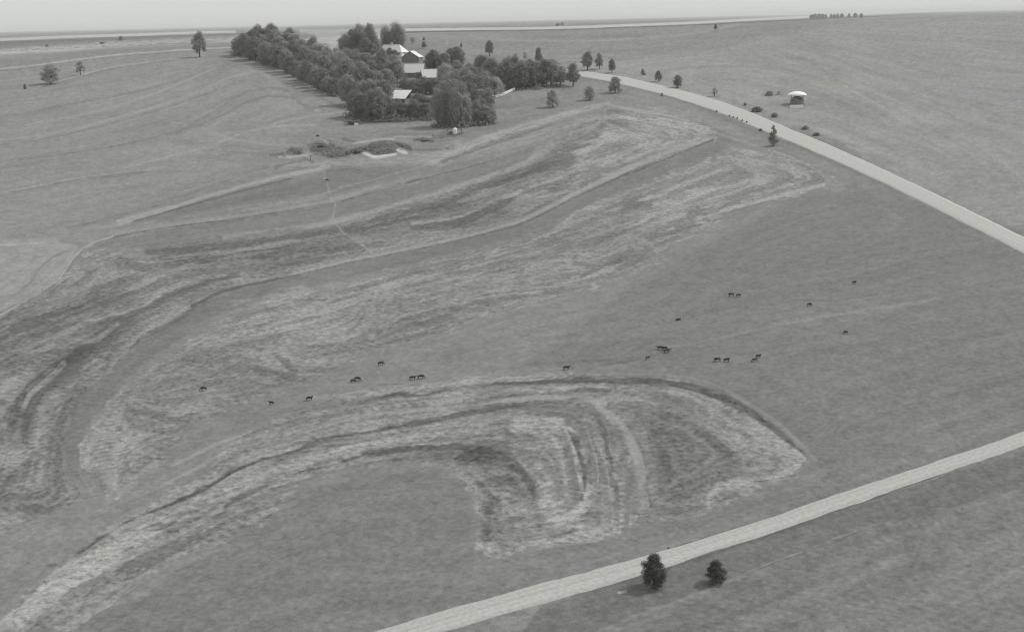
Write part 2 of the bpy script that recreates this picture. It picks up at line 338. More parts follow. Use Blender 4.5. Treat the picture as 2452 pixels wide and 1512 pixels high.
    ("T 190,1322 280,1262 345,1230 430,1197 500,1163 560,1128 640,1096 718,1074 782,1049 909,1027 1004,1012 1067,998 1163,982 1226,973 1290,966 1350,972", (12, 14, 12, 14, 12, 9, 9, 9, 10, 11, 14, 12, 10, 9, 10, 5), 100, .9, 3),
    ("E 0,1200 400,1080 900,1020 1300,980 1700,930 2000,930 2300,960 Q 1500,370 1640,500 1730,640 1780,800 1800,960", (5, 8, 8, 8, 7, 8, 10, 14, 20, 26, 24, 18), 151, .95, 2.0),
    ("Q 1430,370 1540,470 1640,600 1690,800 1700,1000 1690,1230", (4, 8, 12, 14, 16, 16), 127, .85, 2),
    ("Q 1490,430 1540,560 1570,700 1600,800", (5, 10, 12, 8), 108, .8, 4), ("Q 1560,780 1620,920 1640,1060", (6, 14, 8), 112, .75, 4), ("Q 1290,520 1350,630 1390,760 1400,900 1390,1000", (5, 16, 12, 12, 6), 104, .85, 4),
    ("Q 1430,560 1490,750 1500,950", 4, 148, .7, 1.5), ("Q 1500,640 1560,800 1575,1000", 3, 150, .7, 1.2), ("Q 1330,650 1365,790 1395,950", 8, 163, .8, 2), ("Q 1240,470 1290,560", 7, 158, .7, 2),
    ("Q 1440,700 1450,900", 5, 114, .5, 2), ("Q 1640,900 1655,1050", 2, 150, .6, .6), ("Q 1500,1180 1600,1000", 3, 146, .5, 1),
    ("Q 620,500 900,470 1200,455", (5, 9, 6), 156, .7, 2), ("Q 780,500 900,490", 7, 116, .6, 2), ("Q 880,590 1040,580", 5, 112, .7, 2),
    ("F -60,1400 140,1260 300,1130 480,960 720,850 1000,660 1300,510 1520,380 1750,300 2000,190 E 0,1402 200,1345 400,1285 700,1232 1000,1190 1260,1162", (50, 48, 46, 62, 62, 48, 34, 28, 24, 16, 12, 14, 10, 7, 7, 6), 161, .9, 3),
    ("F 1700,420 1790,370 2000,265 2180,215", (10, 16, 12, 5), 108, .8, 3), ("E -60,1500 150,1440 350,1400 500,1345 650,1325 950,1300 1200,1290", (4, 6, 8, 14, 16, 12, 8), 102, .85, 3),
    ("E 500,1310 900,1260 1200,1230 1500,1200 1750,1230", (3, 4, 5, 6, 7), 112, .6, 2.5), ("E 900,1345 1150,1300 1450,1290 1700,1330", 5, 114, .6, 3), ("E 450,1300 900,1275 1300,1260", 3, 150, .5, 1.5),
    ("E 0,1230 300,1190 520,1205", 4, 150, .5, 1.5), ("E 0,1290 300,1285 600,1230", 4, 112, .5, 2),
    ("F 620,1110 820,990 1000,960 1200,830 1440,720 1700,560 2000,440 2300,340", (5, 5, 6, 6, 4, 3, 3, 3), 116, .7, 2), ("F 800,1170 1100,980 1300,850", 3, 154, .6, 1), ("F 820,1175 1080,1000", 2, 112, .5, .8),
    ("F 1000,1130 1300,950 1700,780", 2.4, 144, .5, 1), ("F 1130,610 1220,590 1330,540", (4, 7, 3), 112, .8, 1.5), ("F 1270,612 1345,605", 6, 104, .85, 1), ("F 950,750 1000,735", 7, 112, .7, 2), ("F 900,890 960,880", 5, 110, .7, 1.5), ("F 1430,475 1500,460", 4, 112, .7, 1), ("F 1600,510 1700,460", 3, 110, .6, 1.5), ("F 1060,860 1160,840", 5, 116, .6, 3),
    ("F 640,1110 780,1060", 7, 124, .6, 3), ("F 620,1190 900,1110", 8, 142, .4, 3), ("F 1400,950 1500,930 1700,880", 12, 118, .35, 7), ("F 1600,790 1900,740 2000,560", 10, 118, .35, 6),
    ("Q 560,835 660,905 720,1000", (3, 4, 3), 150, .8, 1), ("Q 690,900 700,980", 5, 114, .6, 3), ("Q 1040,800 1110,900 1150,980", (4, 6, 4), 156, .8, 2), ("Q 760,810 900,860", 4, 150, .7, 2), ("Q 820,1200 1000,1240", 5, 150, .7, 3), ("Q 780,1290 1100,1265 1400,1200 1500,1190", (8, 8, 7, 4), 112, .75, 4),
    ("Q 820,1170 950,1130", 11, 106, .6, 5), ("Q 1420,1100 1500,1100", 12, 114, .7, 5), ("Q 780,1330 850,1385 950,1370", 4, 114, .6, 2), ("Q 800,1390 1100,1340 1500,1260", 3, 146, .6, 1.5), ("Q 1150,1130 1300,1120 1400,1040", (16, 18, 10), 160, .6, 5), ("Q 740,850 980,1000", 28, 114, .5, 9),
    ("R 1330,680 1540,740 1570,850 1300,950 1050,960 900,1050 880,1170", (14, 20, 18, 18, 22, 22, 12), 158, .8, 6), ("R 1290,860 1400,870", 4, 116, .7, 2), ("R 1370,770 1450,790", 8, 120, .7, 3), ("R 1000,820 1100,810", 14, 114, .6, 5), ("R 1250,960 1580,905", 2.6, 112, .7, .8),
    ("R 950,590 1040,600", 7, 154, .6, 3), ("R 500,1180 700,1200 900,1150", (5, 6, 4), 112, .7, 3), ("R 400,1280 700,1250 850,1210", 4, 148, .6, 1.5), ("R 590,1100 640,1110", 7, 110, .6, 3), ("R 480,480 600,540", 9, 150, .4, 4), ("R 950,1130 1100,1060", 4, 114, .7, 2),
    # near the road
    ("O 940,975 1290,835 1400,780 1640,680 1900,590 2200,470 2700,300", (8, 6, 4, 2.6, 2.6, 2.2, 2), 152, .6, 1.4), ("O 1250,850 1640,700 1900,612 2300,470", 3, 112, .6, 1.5), ("O 1000,850 1250,800 1500,700", 4, 112, .5, 2),
    ("O 1200,780 1700,560 2452,330", 2.2, 128, .5, .8), ("O 1100,360 1500,200 1900,80", 4, 118, .5, 2), ("O -100,800 480,640 1100,430 1700,250 2415,10 3400,-360", 3, 117, .6, 1.2), ("O -100,960 260,860 640,745 1100,600 1700,400 2415,150 3400,-210", 5, 111, .7, 1.5),
    ("O 180,975 240,965", 5, 165, .8, 1), ("O 210,465 240,468", 3, 160, .6, 1),
    ("G 600,1240 900,1220 1250,1230 1500,1250", 14, 124, .3, 8), ("G 300,1100 800,1140 1000,1100", 10, 134, .3, 5),
    # verges of the far road
    ("K 1150,760 1450,810 1700,850 2000,920 2419,1050 L 700,1060 900,1130 1300,1290 1740,1480 2200,1700", (5, 5, 5, 6, 6, 6, 7, 7, 8, 8), 124, .7, 1.5),
    ("L 300,740 700,880 1000,1010 1400,1180 1740,1320 2200,1530", 6, 128, .55, 2), ("L 1200,1080 1400,1150 1500,1180 1740,1260", 8, 122, .6, 3),
    ("L 910,770 1100,770", 8, 124, .6, 3), ("L 1100,860 1280,900 1100,900", 12, 126, .5, 5), ("L 720,860 900,920", 6, 122, .5, 3), ("L 300,740 440,760 400,720", 5, 150, .5, 2),
    ("K 860,850 1050,870 1500,900", 5, 152, .6, 2), ("K 730,870 900,905 1050,880", 3, 120, .5, 1), ("K 1350,900 1550,960", 4, 124, .5, 2),
    # continued to the right of the old photograph's edge
    ("T 2050,655 2200,610 2452,560 2700,520", 7, 137, .5, 3), ("T 2080,900 2250,850 2500,800", 8, 136, .4, 4), ("T 2100,770 2300,700 2500,670", 4, 119, .4, 2),
    ("T 2060,1010 2300,930 2520,870", 5, 119, .4, 3), ("T 2080,200 2300,290 2500,420", 8, 136, .4, 4), ("T 2050,120 2250,180 2500,200", 6, 137, .4, 3),
]
GUIDE = [s for s in ST if s[1] is not None and len(P(s[0])) >= 3]

# grid of the ground sheet
NC_IN, dyn = 940, []
rows_near = list(np.linspace(-400, 200, 14))
dys = np.arange(655, 5.5, -1.0)
rows_main = list(172500.0 / (150 + dys))
rows_far = list(18.0 * 1500 / np.arange(26, 0.6, -0.3))
rows_far = [y for y in rows_far if y > rows_main[-1] + 6]
ys = np.array(rows_near + rows_main + rows_far + [90000.0])
ci = np.linspace(-1, 1, NC_IN)
co = 1 + np.geomspace(0.01, 5.0, 16)
cs = np.concatenate([-co[::-1], ci, co])
W = 0.375 * np.maximum(ys, 215.0)
XX = cs[None, :] * W[:, None]
YY = np.repeat(ys[:, None], len(cs), 1)
ZZ = height(XX, YY)
PU, PV = proj(XX, YY, ZZ)
NR, NC = XX.shape

# direction of the swaths, from the traced lines, taken to the ground
sub = (slice(None, None, 6), slice(None, None, 6))
su, sv = PU[sub], PV[sub]
c2 = np.full(su.shape, 1e-9); s2 = np.zeros(su.shape)
for s in GUIDE:
    pts = P(s[0])
    wp = [G(min(max(a, -300), 2700), max(b, 52)) for a, b in pts]
    for i in range(len(pts) - 1):
        (ax, ay), (bx, by) = pts[i], pts[i + 1]
        ex, ey = bx - ax, by - ay
        L2 = ex * ex + ey * ey + 1e-6
        t = np.clip(((su - ax) * ex + (sv - ay) * ey) / L2, 0, 1)
        d2 = (su - ax - t * ex) ** 2 + (sv - ay - t * ey) ** 2
        wgt = 1.0 / (d2 + 60.0) ** 1.5
        th = math.atan2(wp[i + 1][1] - wp[i][1], wp[i + 1][0] - wp[i][0])
        c2 += wgt * math.cos(2 * th); s2 += wgt * math.sin(2 * th)
tt = 0.5 * np.arctan2(s2, c2)
c2 = np.cos(2 * tt); s2 = np.sin(2 * tt)


def upsample(a):
    r = np.arange(NR) / 6.0; c = np.arange(NC) / 6.0
    r = np.minimum(r, a.shape[0] - 1.001); c = np.minimum(c, a.shape[1] - 1.001)
    r0 = r.astype(int); c0 = c.astype(int); fr = (r - r0)[:, None]; fc = (c - c0)[None, :]
    return (a[r0][:, c0] * (1 - fr) * (1 - fc) + a[r0 + 1][:, c0] * fr * (1 - fc)
            + a[r0][:, c0 + 1] * (1 - fr) * fc + a[r0 + 1][:, c0 + 1] * fr * fc)


th = 0.5 * np.arctan2(upsample(s2), upsample(c2))
TX, TY = np.cos(th), np.sin(th)


def streak(wl, L, m, o):
    acc = 0
    for k in range(-m, m + 1):
        q = k * L / (2.0 * m + 1)
        acc = acc + vn((XX + TX * q) / wl + o, (YY + TY * q) / wl + o * 1.7)
    return acc / acc[:600].std()


S1 = streak(1.1, 3.0, 3, 5.3)
# long streaks follow the curving swaths: walk along the direction field and average the noise
LONG = [(0.9, 5.1), (2.0, 17.3), (4.5, 41.9)]
MID = [(2.6, 91.7), (7.0, 37.9)]
accL = [0.0] * 3; accM = [0.0] * 2; nL = nM = 0
csi = np.arange(NC, dtype=float); ysi = np.arange(NR, dtype=float)
for sgn in (1, -1):
    qx, qy = XX.copy(), YY.copy()
    dx, dy = TX * sgn, TY * sgn
    for k in range(11):
        if k > 0 or sgn > 0:
            for i, (wl, o_) in enumerate(LONG):
                accL[i] = accL[i] + vn(qx / wl + o_, qy / wl + o_ * 1.3)
            nL += 1
            if k * 2.4 < 7:
                accM[0] = accM[0] + vn(qx / MID[0][0] + 91.7, qy / MID[0][0])
            accM[1] = accM[1] + vn(qx / MID[1][0] + 37.9, qy / MID[1][0])
        qx += dx * 2.4; qy += dy * 2.4
        ri = np.interp(qy.ravel(), ys, ysi).reshape(qy.shape)
        wq = 0.375 * np.maximum(qy, 215.0)
        ii = np.clip(np.interp((qx / wq).ravel(), cs, csi).reshape(qx.shape).round().astype(int), 0, NC - 1)
        jj = ri.round().astype(int)
        nx_, ny_ = TX[jj, ii], TY[jj, ii]
        f_ = np.where(nx_ * dx + ny_ * dy < 0, -1.0, 1.0)
        dx, dy = nx_ * f_, ny_ * f_
nrm_ = lambda a: (a - a[30:650].mean()) / a[30:650].std()
LA, LB, LC = [nrm_(a) for a in accL]
S2, S3 = [nrm_(a) for a in accM]
farw = sm(YY, 300, 650)
LINES = (1 - farw) * (0.8 * LA + 0.7 * LB) + farw * (0.75 * LB + 0.75 * LC)
F1 = vn(XX / 0.8, YY / 0.8) / 0.2
F2 = vn(XX / 2.6 + 50, YY / 2.6) / 0.2
F3 = vn(XX / 28.0 + 9, YY / 28.0) / 0.2
RAG = 0.7 * S2 + 0.5 * S1 + 0.3 * F2

TONE = np.full(XX.shape, 134.0)
MOT = np.full(XX.shape, 4.0)


def seg_dist(u, v, pts, ws=None):
    """least (distance - half width); also the plain distance"""
    best = None
    for i in range(len(pts) - 1):
        (ax, ay), (bx, by) = pts[i], pts[i + 1]
        ex, ey = bx - ax, by - ay
        t = np.clip(((u - ax) * ex + (v - ay) * ey) / (ex * ex + ey * ey + 1e-6), 0, 1)
        d = np.hypot(u - ax - t * ex, v - ay - t * ey)
        if ws is not None:
            d = d - 0.5 * (ws[i] + (ws[i + 1] - ws[i]) * t)
        best = d if best is None else np.minimum(best, d)
    return best


def spline(pts, ws):
    """Catmull-Rom through the traced points"""
    if len(pts) < 3:
        return pts, ws
    p = [np.array(a) for a in pts]
    p = [2 * p[0] - p[1]] + p + [2 * p[-1] - p[-2]]
    w_ = [ws[0]] + list(ws) + [ws[-1]]
    op, ow = [], []
    for i in range(1, len(p) - 2):
        for t in (0, 1 / 3., 2 / 3.):
            q = 0.5 * (2 * p[i] + (p[i + 1] - p[i - 1]) * t + (2 * p[i - 1] - 5 * p[i] + 4 * p[i + 1] - p[i + 2]) * t * t
                       + (3 * p[i] - p[i - 1] - 3 * p[i + 1] + p[i + 2]) * t ** 3)
            op.append(tuple(q)); ow.append(w_[i] * (1 - t) + w_[i + 1] * t)
    op.append(tuple(p[-2])); ow.append(w_[-2])
    return op, ow


front = YY > 60
NEARP = len(POLY) - 2
for k_, (s, tone, a, soft, mot, rag) in enumerate(POLY):
    if k_ == NEARP:
        TONE[YY > 1150] = 147; MOT[YY > 1150] = 5
    pts = P(s)
    xs = [q[0] for q in pts]; yy = [q[1] for q in pts]
    pad = soft + rag * 3
    m = front & (PU > min(xs) - pad) & (PU < max(xs) + pad) & (PV > min(yy) - pad) & (PV < max(yy) + pad)
    if not m.any():
        continue
    u, v = PU[m], PV[m]
    ins = np.zeros(u.shape, bool)
    n = len(pts)
    for i in range(n):
        (ax, ay), (bx, by) = pts[i], pts[(i + 1) % n]
        c = (ay > v) != (by > v)
        with np.errstate(divide='ignore', invalid='ignore'):
            ins ^= c & (u < (bx - ax) * (v - ay) / ((by - ay) or 1e-9) + ax)
    d = seg_dist(u, v, pts + pts[:1])
    d = np.where(ins, d, -d) + rag * RAG[m]
    al = a * sm(d, -soft * 0.5, soft * 0.5)
    TONE[m] = TONE[m] * (1 - al) + tone * al
    MOT[m] = MOT[m] * (1 - al) + mot * al

# swath mottling goes under the traced lines
far = sm(YY, 300, 1000)
mott = (0.6 * S1 * (1 - 0.4 * far) + 0.7 * S2 + 0.3 * S3 + 0.15 * F3 + 0.55 * LINES)
mott = np.tanh(mott * 0.8) * 1.2 + 0.18 * F3 + 0.2 * S3 - 0.2
BASE = TONE.copy()
TONE = TONE + LINES * 2.0 * (1 - sm(YY, 900, 1100)) + MOT * mott * sm(MOT, 3, 9) + MOT * (0.16 * F2 + 0.22 * F3 + 0.25 * S3) * (1 - sm(MOT, 3, 9))
for s, wd, tone, a, rag in ST:
    pts = P(s)
    ws = list(wd) if isinstance(wd, (tuple, list)) else [wd] * len(pts)
    if len(ws) < len(pts):
        ws = ws + [ws[-1]] * (len(pts) - len(ws))
    pts, ws = spline(pts, ws)
    mw = max(ws)
    tone = 132 + (tone - 132) * (1.28 if tone < 132 else 1.12)
    xs = [q[0] for q in pts]; yy = [q[1] for q in pts]
    pad = mw + rag * 3 + 4
    m = front & (PU > min(xs) - pad) & (PU < max(xs) + pad) & (PV > min(yy) - pad) & (PV < max(yy) + pad)
    if not m.any():
        continue
    d = seg_dist(PU[m], PV[m], pts, ws) + rag * RAG[m] * 0.8
    if rag >= 2:
        d = d + 0.16 * min(mw, 14) * S3[m]
    soft = 0.7 + min(mw, 30) * 0.11 + rag * 0.35
    al = a * (1 - sm(d, -soft, soft))
    if rag >= 2:
        al = al * np.clip(0.92 + 0.26 * S2[m] + 0.16 * F2[m] + 0.22 * S1[m] + 0.1 * S3[m], 0.05, 1)
    TONE[m] = TONE[m] * (1 - al) + tone * al
    if mw >= 12 and 124 < tone < 158:
        MOT[m] = MOT[m] * (1 - 0.75 * al)

TONE += 3.2 * F1 + 1.3 * F2
fp = (YY > 1250)
TONE = 130 + (TONE - 130) * np.where(TONE > 130, 1.22, 1.12)
TONE = np.where(fp, 118 + (TONE - 150) * 1.6, TONE)
TONE = np.clip(TONE, 74, 210)
relief = 0.09 * (-mott) * sm(MOT, 5, 10) * (YY < 950)
ZG = ZZ + relief
ALB = lin(TONE) / KLUM

me = bpy.data.meshes.new('ground')
nv = NR * NC
co3 = np.stack([XX, YY, ZG], -1).reshape(-1).astype(np.float32)
idx = np.arange(nv).reshape(NR, NC)
q = np.stack([idx[:-1, :-1], idx[:-1, 1:], idx[1:, 1:], idx[1:, :-1]], -1).reshape(-1, 4)
me.vertices.add(nv)
me.vertices.foreach_set('co', co3)
me.loops.add(q.size)
me.loops.foreach_set('vertex_index', q.reshape(-1).astype(np.int32))
me.polygons.add(len(q))
me.polygons.foreach_set('loop_start', (np.arange(len(q)) * 4).astype(np.int32))
me.polygons.foreach_set('loop_total', np.full(len(q), 4, np.int32))
me.polygons.foreach_set('use_smooth', np.ones(len(q), bool))
me.update()
at = me.attributes.new('tone', 'FLOAT', 'POINT')
at.data.foreach_set('value', ALB.reshape(-1).astype(np.float32))
CL = np.clip(0.10 + 0.95 * sm(MOT, 4, 11) + 0.01 * np.abs(TONE - BASE), 0, 1.2)
at = me.attributes.new('clumps', 'FLOAT', 'POINT')
at.data.foreach_set('value', CL.reshape(-1).astype(np.float32))
ground = bpy.data.objects.new('ground', me)
C.objects.link(ground)
ground['kind'] = 'structure'


# ------------------------------------------------------------------ materials
WARM = (1.0, 1.0, 0.975)


def mat(name, val, var=0.12, scale=3.0, rough=0.9, spec=0.2, coord='Object', transl=0.0, bump=0.0, stretch=None):
    m = bpy.data.materials.new(name)
    m.use_nodes = True
    n = m.node_tree.nodes; l = m.node_tree.links
    b = n['Principled BSDF']
    b.inputs['Roughness'].default_value = rough
    b.inputs['Specular IOR Level'].default_value = spec
    tc = n.new('ShaderNodeTexCoord')
    src = tc.outputs[coord]
    if stretch:
        mp = n.new('ShaderNodeMapping'); mp.inputs['Scale'].default_value = stretch
        l.new(src, mp.inputs[0]); src = mp.outputs[0]
    nz = n.new('ShaderNodeTexNoise')
    nz.inputs['Scale'].default_value = scale
    nz.inputs['Detail'].default_value = 5
    l.new(src, nz.inputs['Vector'])
    r = n.new('ShaderNodeValToRGB')
    lo, hi = val * (1 - var), val * (1 + var)
    r.color_ramp.elements[0].position = 0.3
    r.color_ramp.elements[1].position = 0.7
    r.color_ramp.elements[0].color = (lo * WARM[0], lo * WARM[1], lo * WARM[2], 1)
    r.color_ramp.elements[1].color = (hi * WARM[0], hi * WARM[1], hi * WARM[2], 1)
    l.new(nz.outputs[0], r.inputs[0])
    l.new(r.outputs[0], b.inputs['Base Color'])
    if bump:
        bp = n.new('ShaderNodeBump'); bp.inputs['Strength'].default_value = bump
        bp.inputs['Distance'].default_value = 0.1
        l.new(nz.outputs[0], bp.inputs['Height']); l.new(bp.outputs[0], b.inputs['Normal'])
    if transl:
        tr = n.new('ShaderNodeBsdfTranslucent'); mx = n.new('ShaderNodeMixShader')
        mx.inputs[0].default_value = transl
        l.new(r.outputs[0], tr.inputs[0]); l.new(b.outputs[0], mx.inputs[1]); l.new(tr.outputs[0], mx.inputs[2])
        l.new(mx.outputs[0], n['Material Output'].inputs[0])
    return m


def ground_mat():
    m = bpy.data.materials.new('pasture_ground')
    m.use_nodes = True
    n = m.node_tree.nodes; l = m.node_tree.links
    b = n['Principled BSDF']
    b.inputs['Roughness'].default_value = 1.0
    b.inputs['Specular IOR Level'].default_value = 0.05
    a = n.new('ShaderNodeAttribute'); a.attribute_name = 'tone'
    tc = n.new('ShaderNodeTexCoord')
    n1 = n.new('ShaderNodeTexNoise'); n1.inputs['Scale'].default_value = 2.3; n1.inputs['Detail'].default_value = 6
    n1.inputs['Roughness'].default_value = 0.75
    n2 = n.new('ShaderNodeTexNoise'); n2.inputs['Scale'].default_value = 0.022; n2.inputs['Detail'].default_value = 3
    l.new(tc.outputs['Object'], n1.inputs['Vector']); l.new(tc.outputs['Object'], n2.inputs['Vector'])
    mr = n.new('ShaderNodeMapRange')
    mr.inputs['From Min'].default_value = 0.25; mr.inputs['From Max'].default_value = 0.75
    mr.inputs['To Min'].default_value = 0.72; mr.inputs['To Max'].default_value = 1.28
    l.new(n1.outputs[0], mr.inputs[0])
    # tufts and clumps: a coarser broken noise whose strength follows how weedy the strip is
    n3 = n.new('ShaderNodeTexNoise'); n3.inputs['Scale'].default_value = 0.75; n3.inputs['Detail'].default_value = 5
    n3.inputs['Roughness'].default_value = 0.68; n3.inputs['Distortion'].default_value = 0.4
    l.new(tc.outputs['Object'], n3.inputs['Vector'])
    cr3 = n.new('ShaderNodeValToRGB')
    cr3.color_ramp.elements[0].position = 0.33; cr3.color_ramp.elements[0].color = (0, 0, 0, 1)
    cr3.color_ramp.elements[1].position = 0.62; cr3.color_ramp.elements[1].color = (1, 1, 1, 1)
    e_ = cr3.color_ramp.elements.new(0.44); e_.color = (.55, .55, .55, 1)
    l.new(n3.outputs[0], cr3.inputs[0])
    a2 = n.new('ShaderNodeAttribute'); a2.attribute_name = 'clumps'
    c1 = n.new('ShaderNodeMath'); c1.operation = 'SUBTRACT'; c1.inputs[1].default_value = 0.70
    l.new(cr3.outputs[0], c1.inputs[0])
    c2_ = n.new('ShaderNodeMath'); c2_.operation = 'MULTIPLY'
    l.new(c1.outputs[0], c2_.inputs[0]); l.new(a2.outputs['Fac'], c2_.inputs[1])
    c3_ = n.new('ShaderNodeMath'); c3_.operation = 'MULTIPLY_ADD'; c3_.inputs[1].default_value = 0.56; c3_.inputs[2].default_value = 1.0
    l.new(c2_.outputs[0], c3_.inputs[0])
    mu0 = n.new('ShaderNodeMath'); mu0.operation = 'MULTIPLY'
    l.new(a.outputs['Fac'], mu0.inputs[0]); l.new(c3_.outputs[0], mu0.inputs[1])
    mu = n.new('ShaderNodeMath'); mu.operation = 'MULTIPLY'
    l.new(mu0.outputs[0], mu.inputs[0]); l.new(mr.outputs[0], mu.inputs[1])
    tn = n.new('ShaderNodeValToRGB')
    tn.color_ramp.elements[0].position = 0.42; tn.color_ramp.elements[1].position = 0.62
    tn.color_ramp.elements[0].color = (1.0, 1, 1.0, 1); tn.color_ramp.elements[1].color = (1.0, 1.0, 0.95, 1)
    l.new(n2.outputs[0], tn.inputs[0])
    vm = n.new('ShaderNodeVectorMath'); vm.operation = 'SCALE'
    l.new(tn.outputs[0], vm.inputs[0]); l.new(mu.outputs[0], vm.inputs['Scale'])
    l.new(vm.outputs[0], b.inputs['Base Color'])
    bp = n.new('ShaderNodeBump'); bp.inputs['Strength'].default_value = 0.5; bp.inputs['Distance'].default_value = 0.18
    l.new(n1.outputs[0], bp.inputs['Height']); l.new(bp.outputs[0], b.inputs['Normal'])
    return m


me.materials.append(ground_mat())
M_LEAF = [mat('leaves_dark', 0.225, 0.25, 0.9, 0.8, 0.2, transl=0.4), mat('leaves_mid', 0.31, 0.25, 0.9, 0.8, 0.2, transl=0.45),
          mat('leaves_pale', 0.40, 0.25, 0.9, 0.8, 0.2, transl=0.45), mat('leaves_deep', 0.075, 0.3, 0.9, 0.8, 0.2, transl=0.3)]
M_BARK = mat('bark', 0.07, 0.3, 6)
M_ROOF = mat('metal_roof', 0.60, 0.06, 1.2, 0.5, 0.4, stretch=(6, 0.6, 0.6))
M_ROOF2 = mat('pale_shingle_roof', 0.52, 0.12, 2.5)
M_ROOFD = mat('dark_roof', 0.07, 0.3, 2.5)
M_WHITE = mat('white_paint', 0.72, 0.08, 2.0, 0.6)
M_WALLG = mat('weathered_boards', 0.16, 0.3, 3.0, stretch=(1, 1, 0.2))
M_DARK = mat('dark_opening', 0.025, 0.3, 2)
M_GLASS = mat('window_glass', 0.03, 0.2, 2, 0.15, 0.6)
M_WOOD = mat('old_wood', 0.15, 0.3, 5)
M_COWB = mat('dark_hide', 0.034, 0.35, 2.5, 0.7)
M_COWW = mat('white_hide', 0.62, 0.08, 2.5, 0.7)
M_CONC = mat('concrete', 0.55, 0.1, 2.0)
M_WATER = mat('tank_water', 0.05, 0.1, 1.0, 0.08, 0.5)


# ------------------------------------------------------------------ mesh helpers
def link(name, mesh, m, parent=None):
    o = bpy.data.objects.new(name, mesh)
    C.objects.link(o)
    if m is not None and not mesh.materials:
        for mm in (m if isinstance(m, (list, tuple)) else [m]):
            mesh.materials.append(mm)
    if parent:
        o.parent = parent
    return o


def from_bm(name, bm):
    mesh = bpy.data.meshes.new(name)
    bm.normal_update()
    bm.to_mesh(mesh); bm.free()
    return mesh


def part(name, bm, m, parent=None):
    return link(name, from_bm(name, bm), m, parent)


def thing(name, label, cat, loc, rz=0.0, group=None, sc=1.0):
    o = bpy.data.objects.new(name, None)
    C.objects.link(o)
    o.location = Vector([float(a) for a in loc]); o.rotation_euler = (0, 0, rz); o.scale = (sc, sc, sc)
    o.empty_display_size = 0.5
    o['label'] = label; o['category'] = cat
    if group:
        o['group'] = group
    return o


def box(bm, x0, x1, y0, y1, z0, z1, mtx=None):
    r = bmesh.ops.create_cube(bm, size=1.0)['verts']
    for v in r:
        v.co = Vector(((x0 + x1) / 2 + v.co.x * (x1 - x0), (y0 + y1) / 2 + v.co.y * (y1 - y0), (z0 + z1) / 2 + v.co.z * (z1 - z0)))
        if mtx:
            v.co = mtx @ v.co
    return r


def tube(bm, p0, p1, r0, r1, n=6):
    p0 = Vector(p0); p1 = Vector(p1)
    d = (p1 - p0).normalized()
    a = d.orthogonal().normalized(); b = d.cross(a)
    c0 = [bm.verts.new(p0 + (a * math.cos(2 * math.pi * i / n) + b * math.sin(2 * math.pi * i / n)) * r0) for i in range(n)]
    c1 = [bm.verts.new(p1 + (a * math.cos(2 * math.pi * i / n) + b * math.sin(2 * math.pi * i / n)) * r1) for i in range(n)]
    for i in range(n):
        bm.faces.new((c0[i], c0[(i + 1) % n], c1[(i + 1) % n], c1[i]))
    bm.faces.new(c1)
    bm.faces.new(c0[::-1])


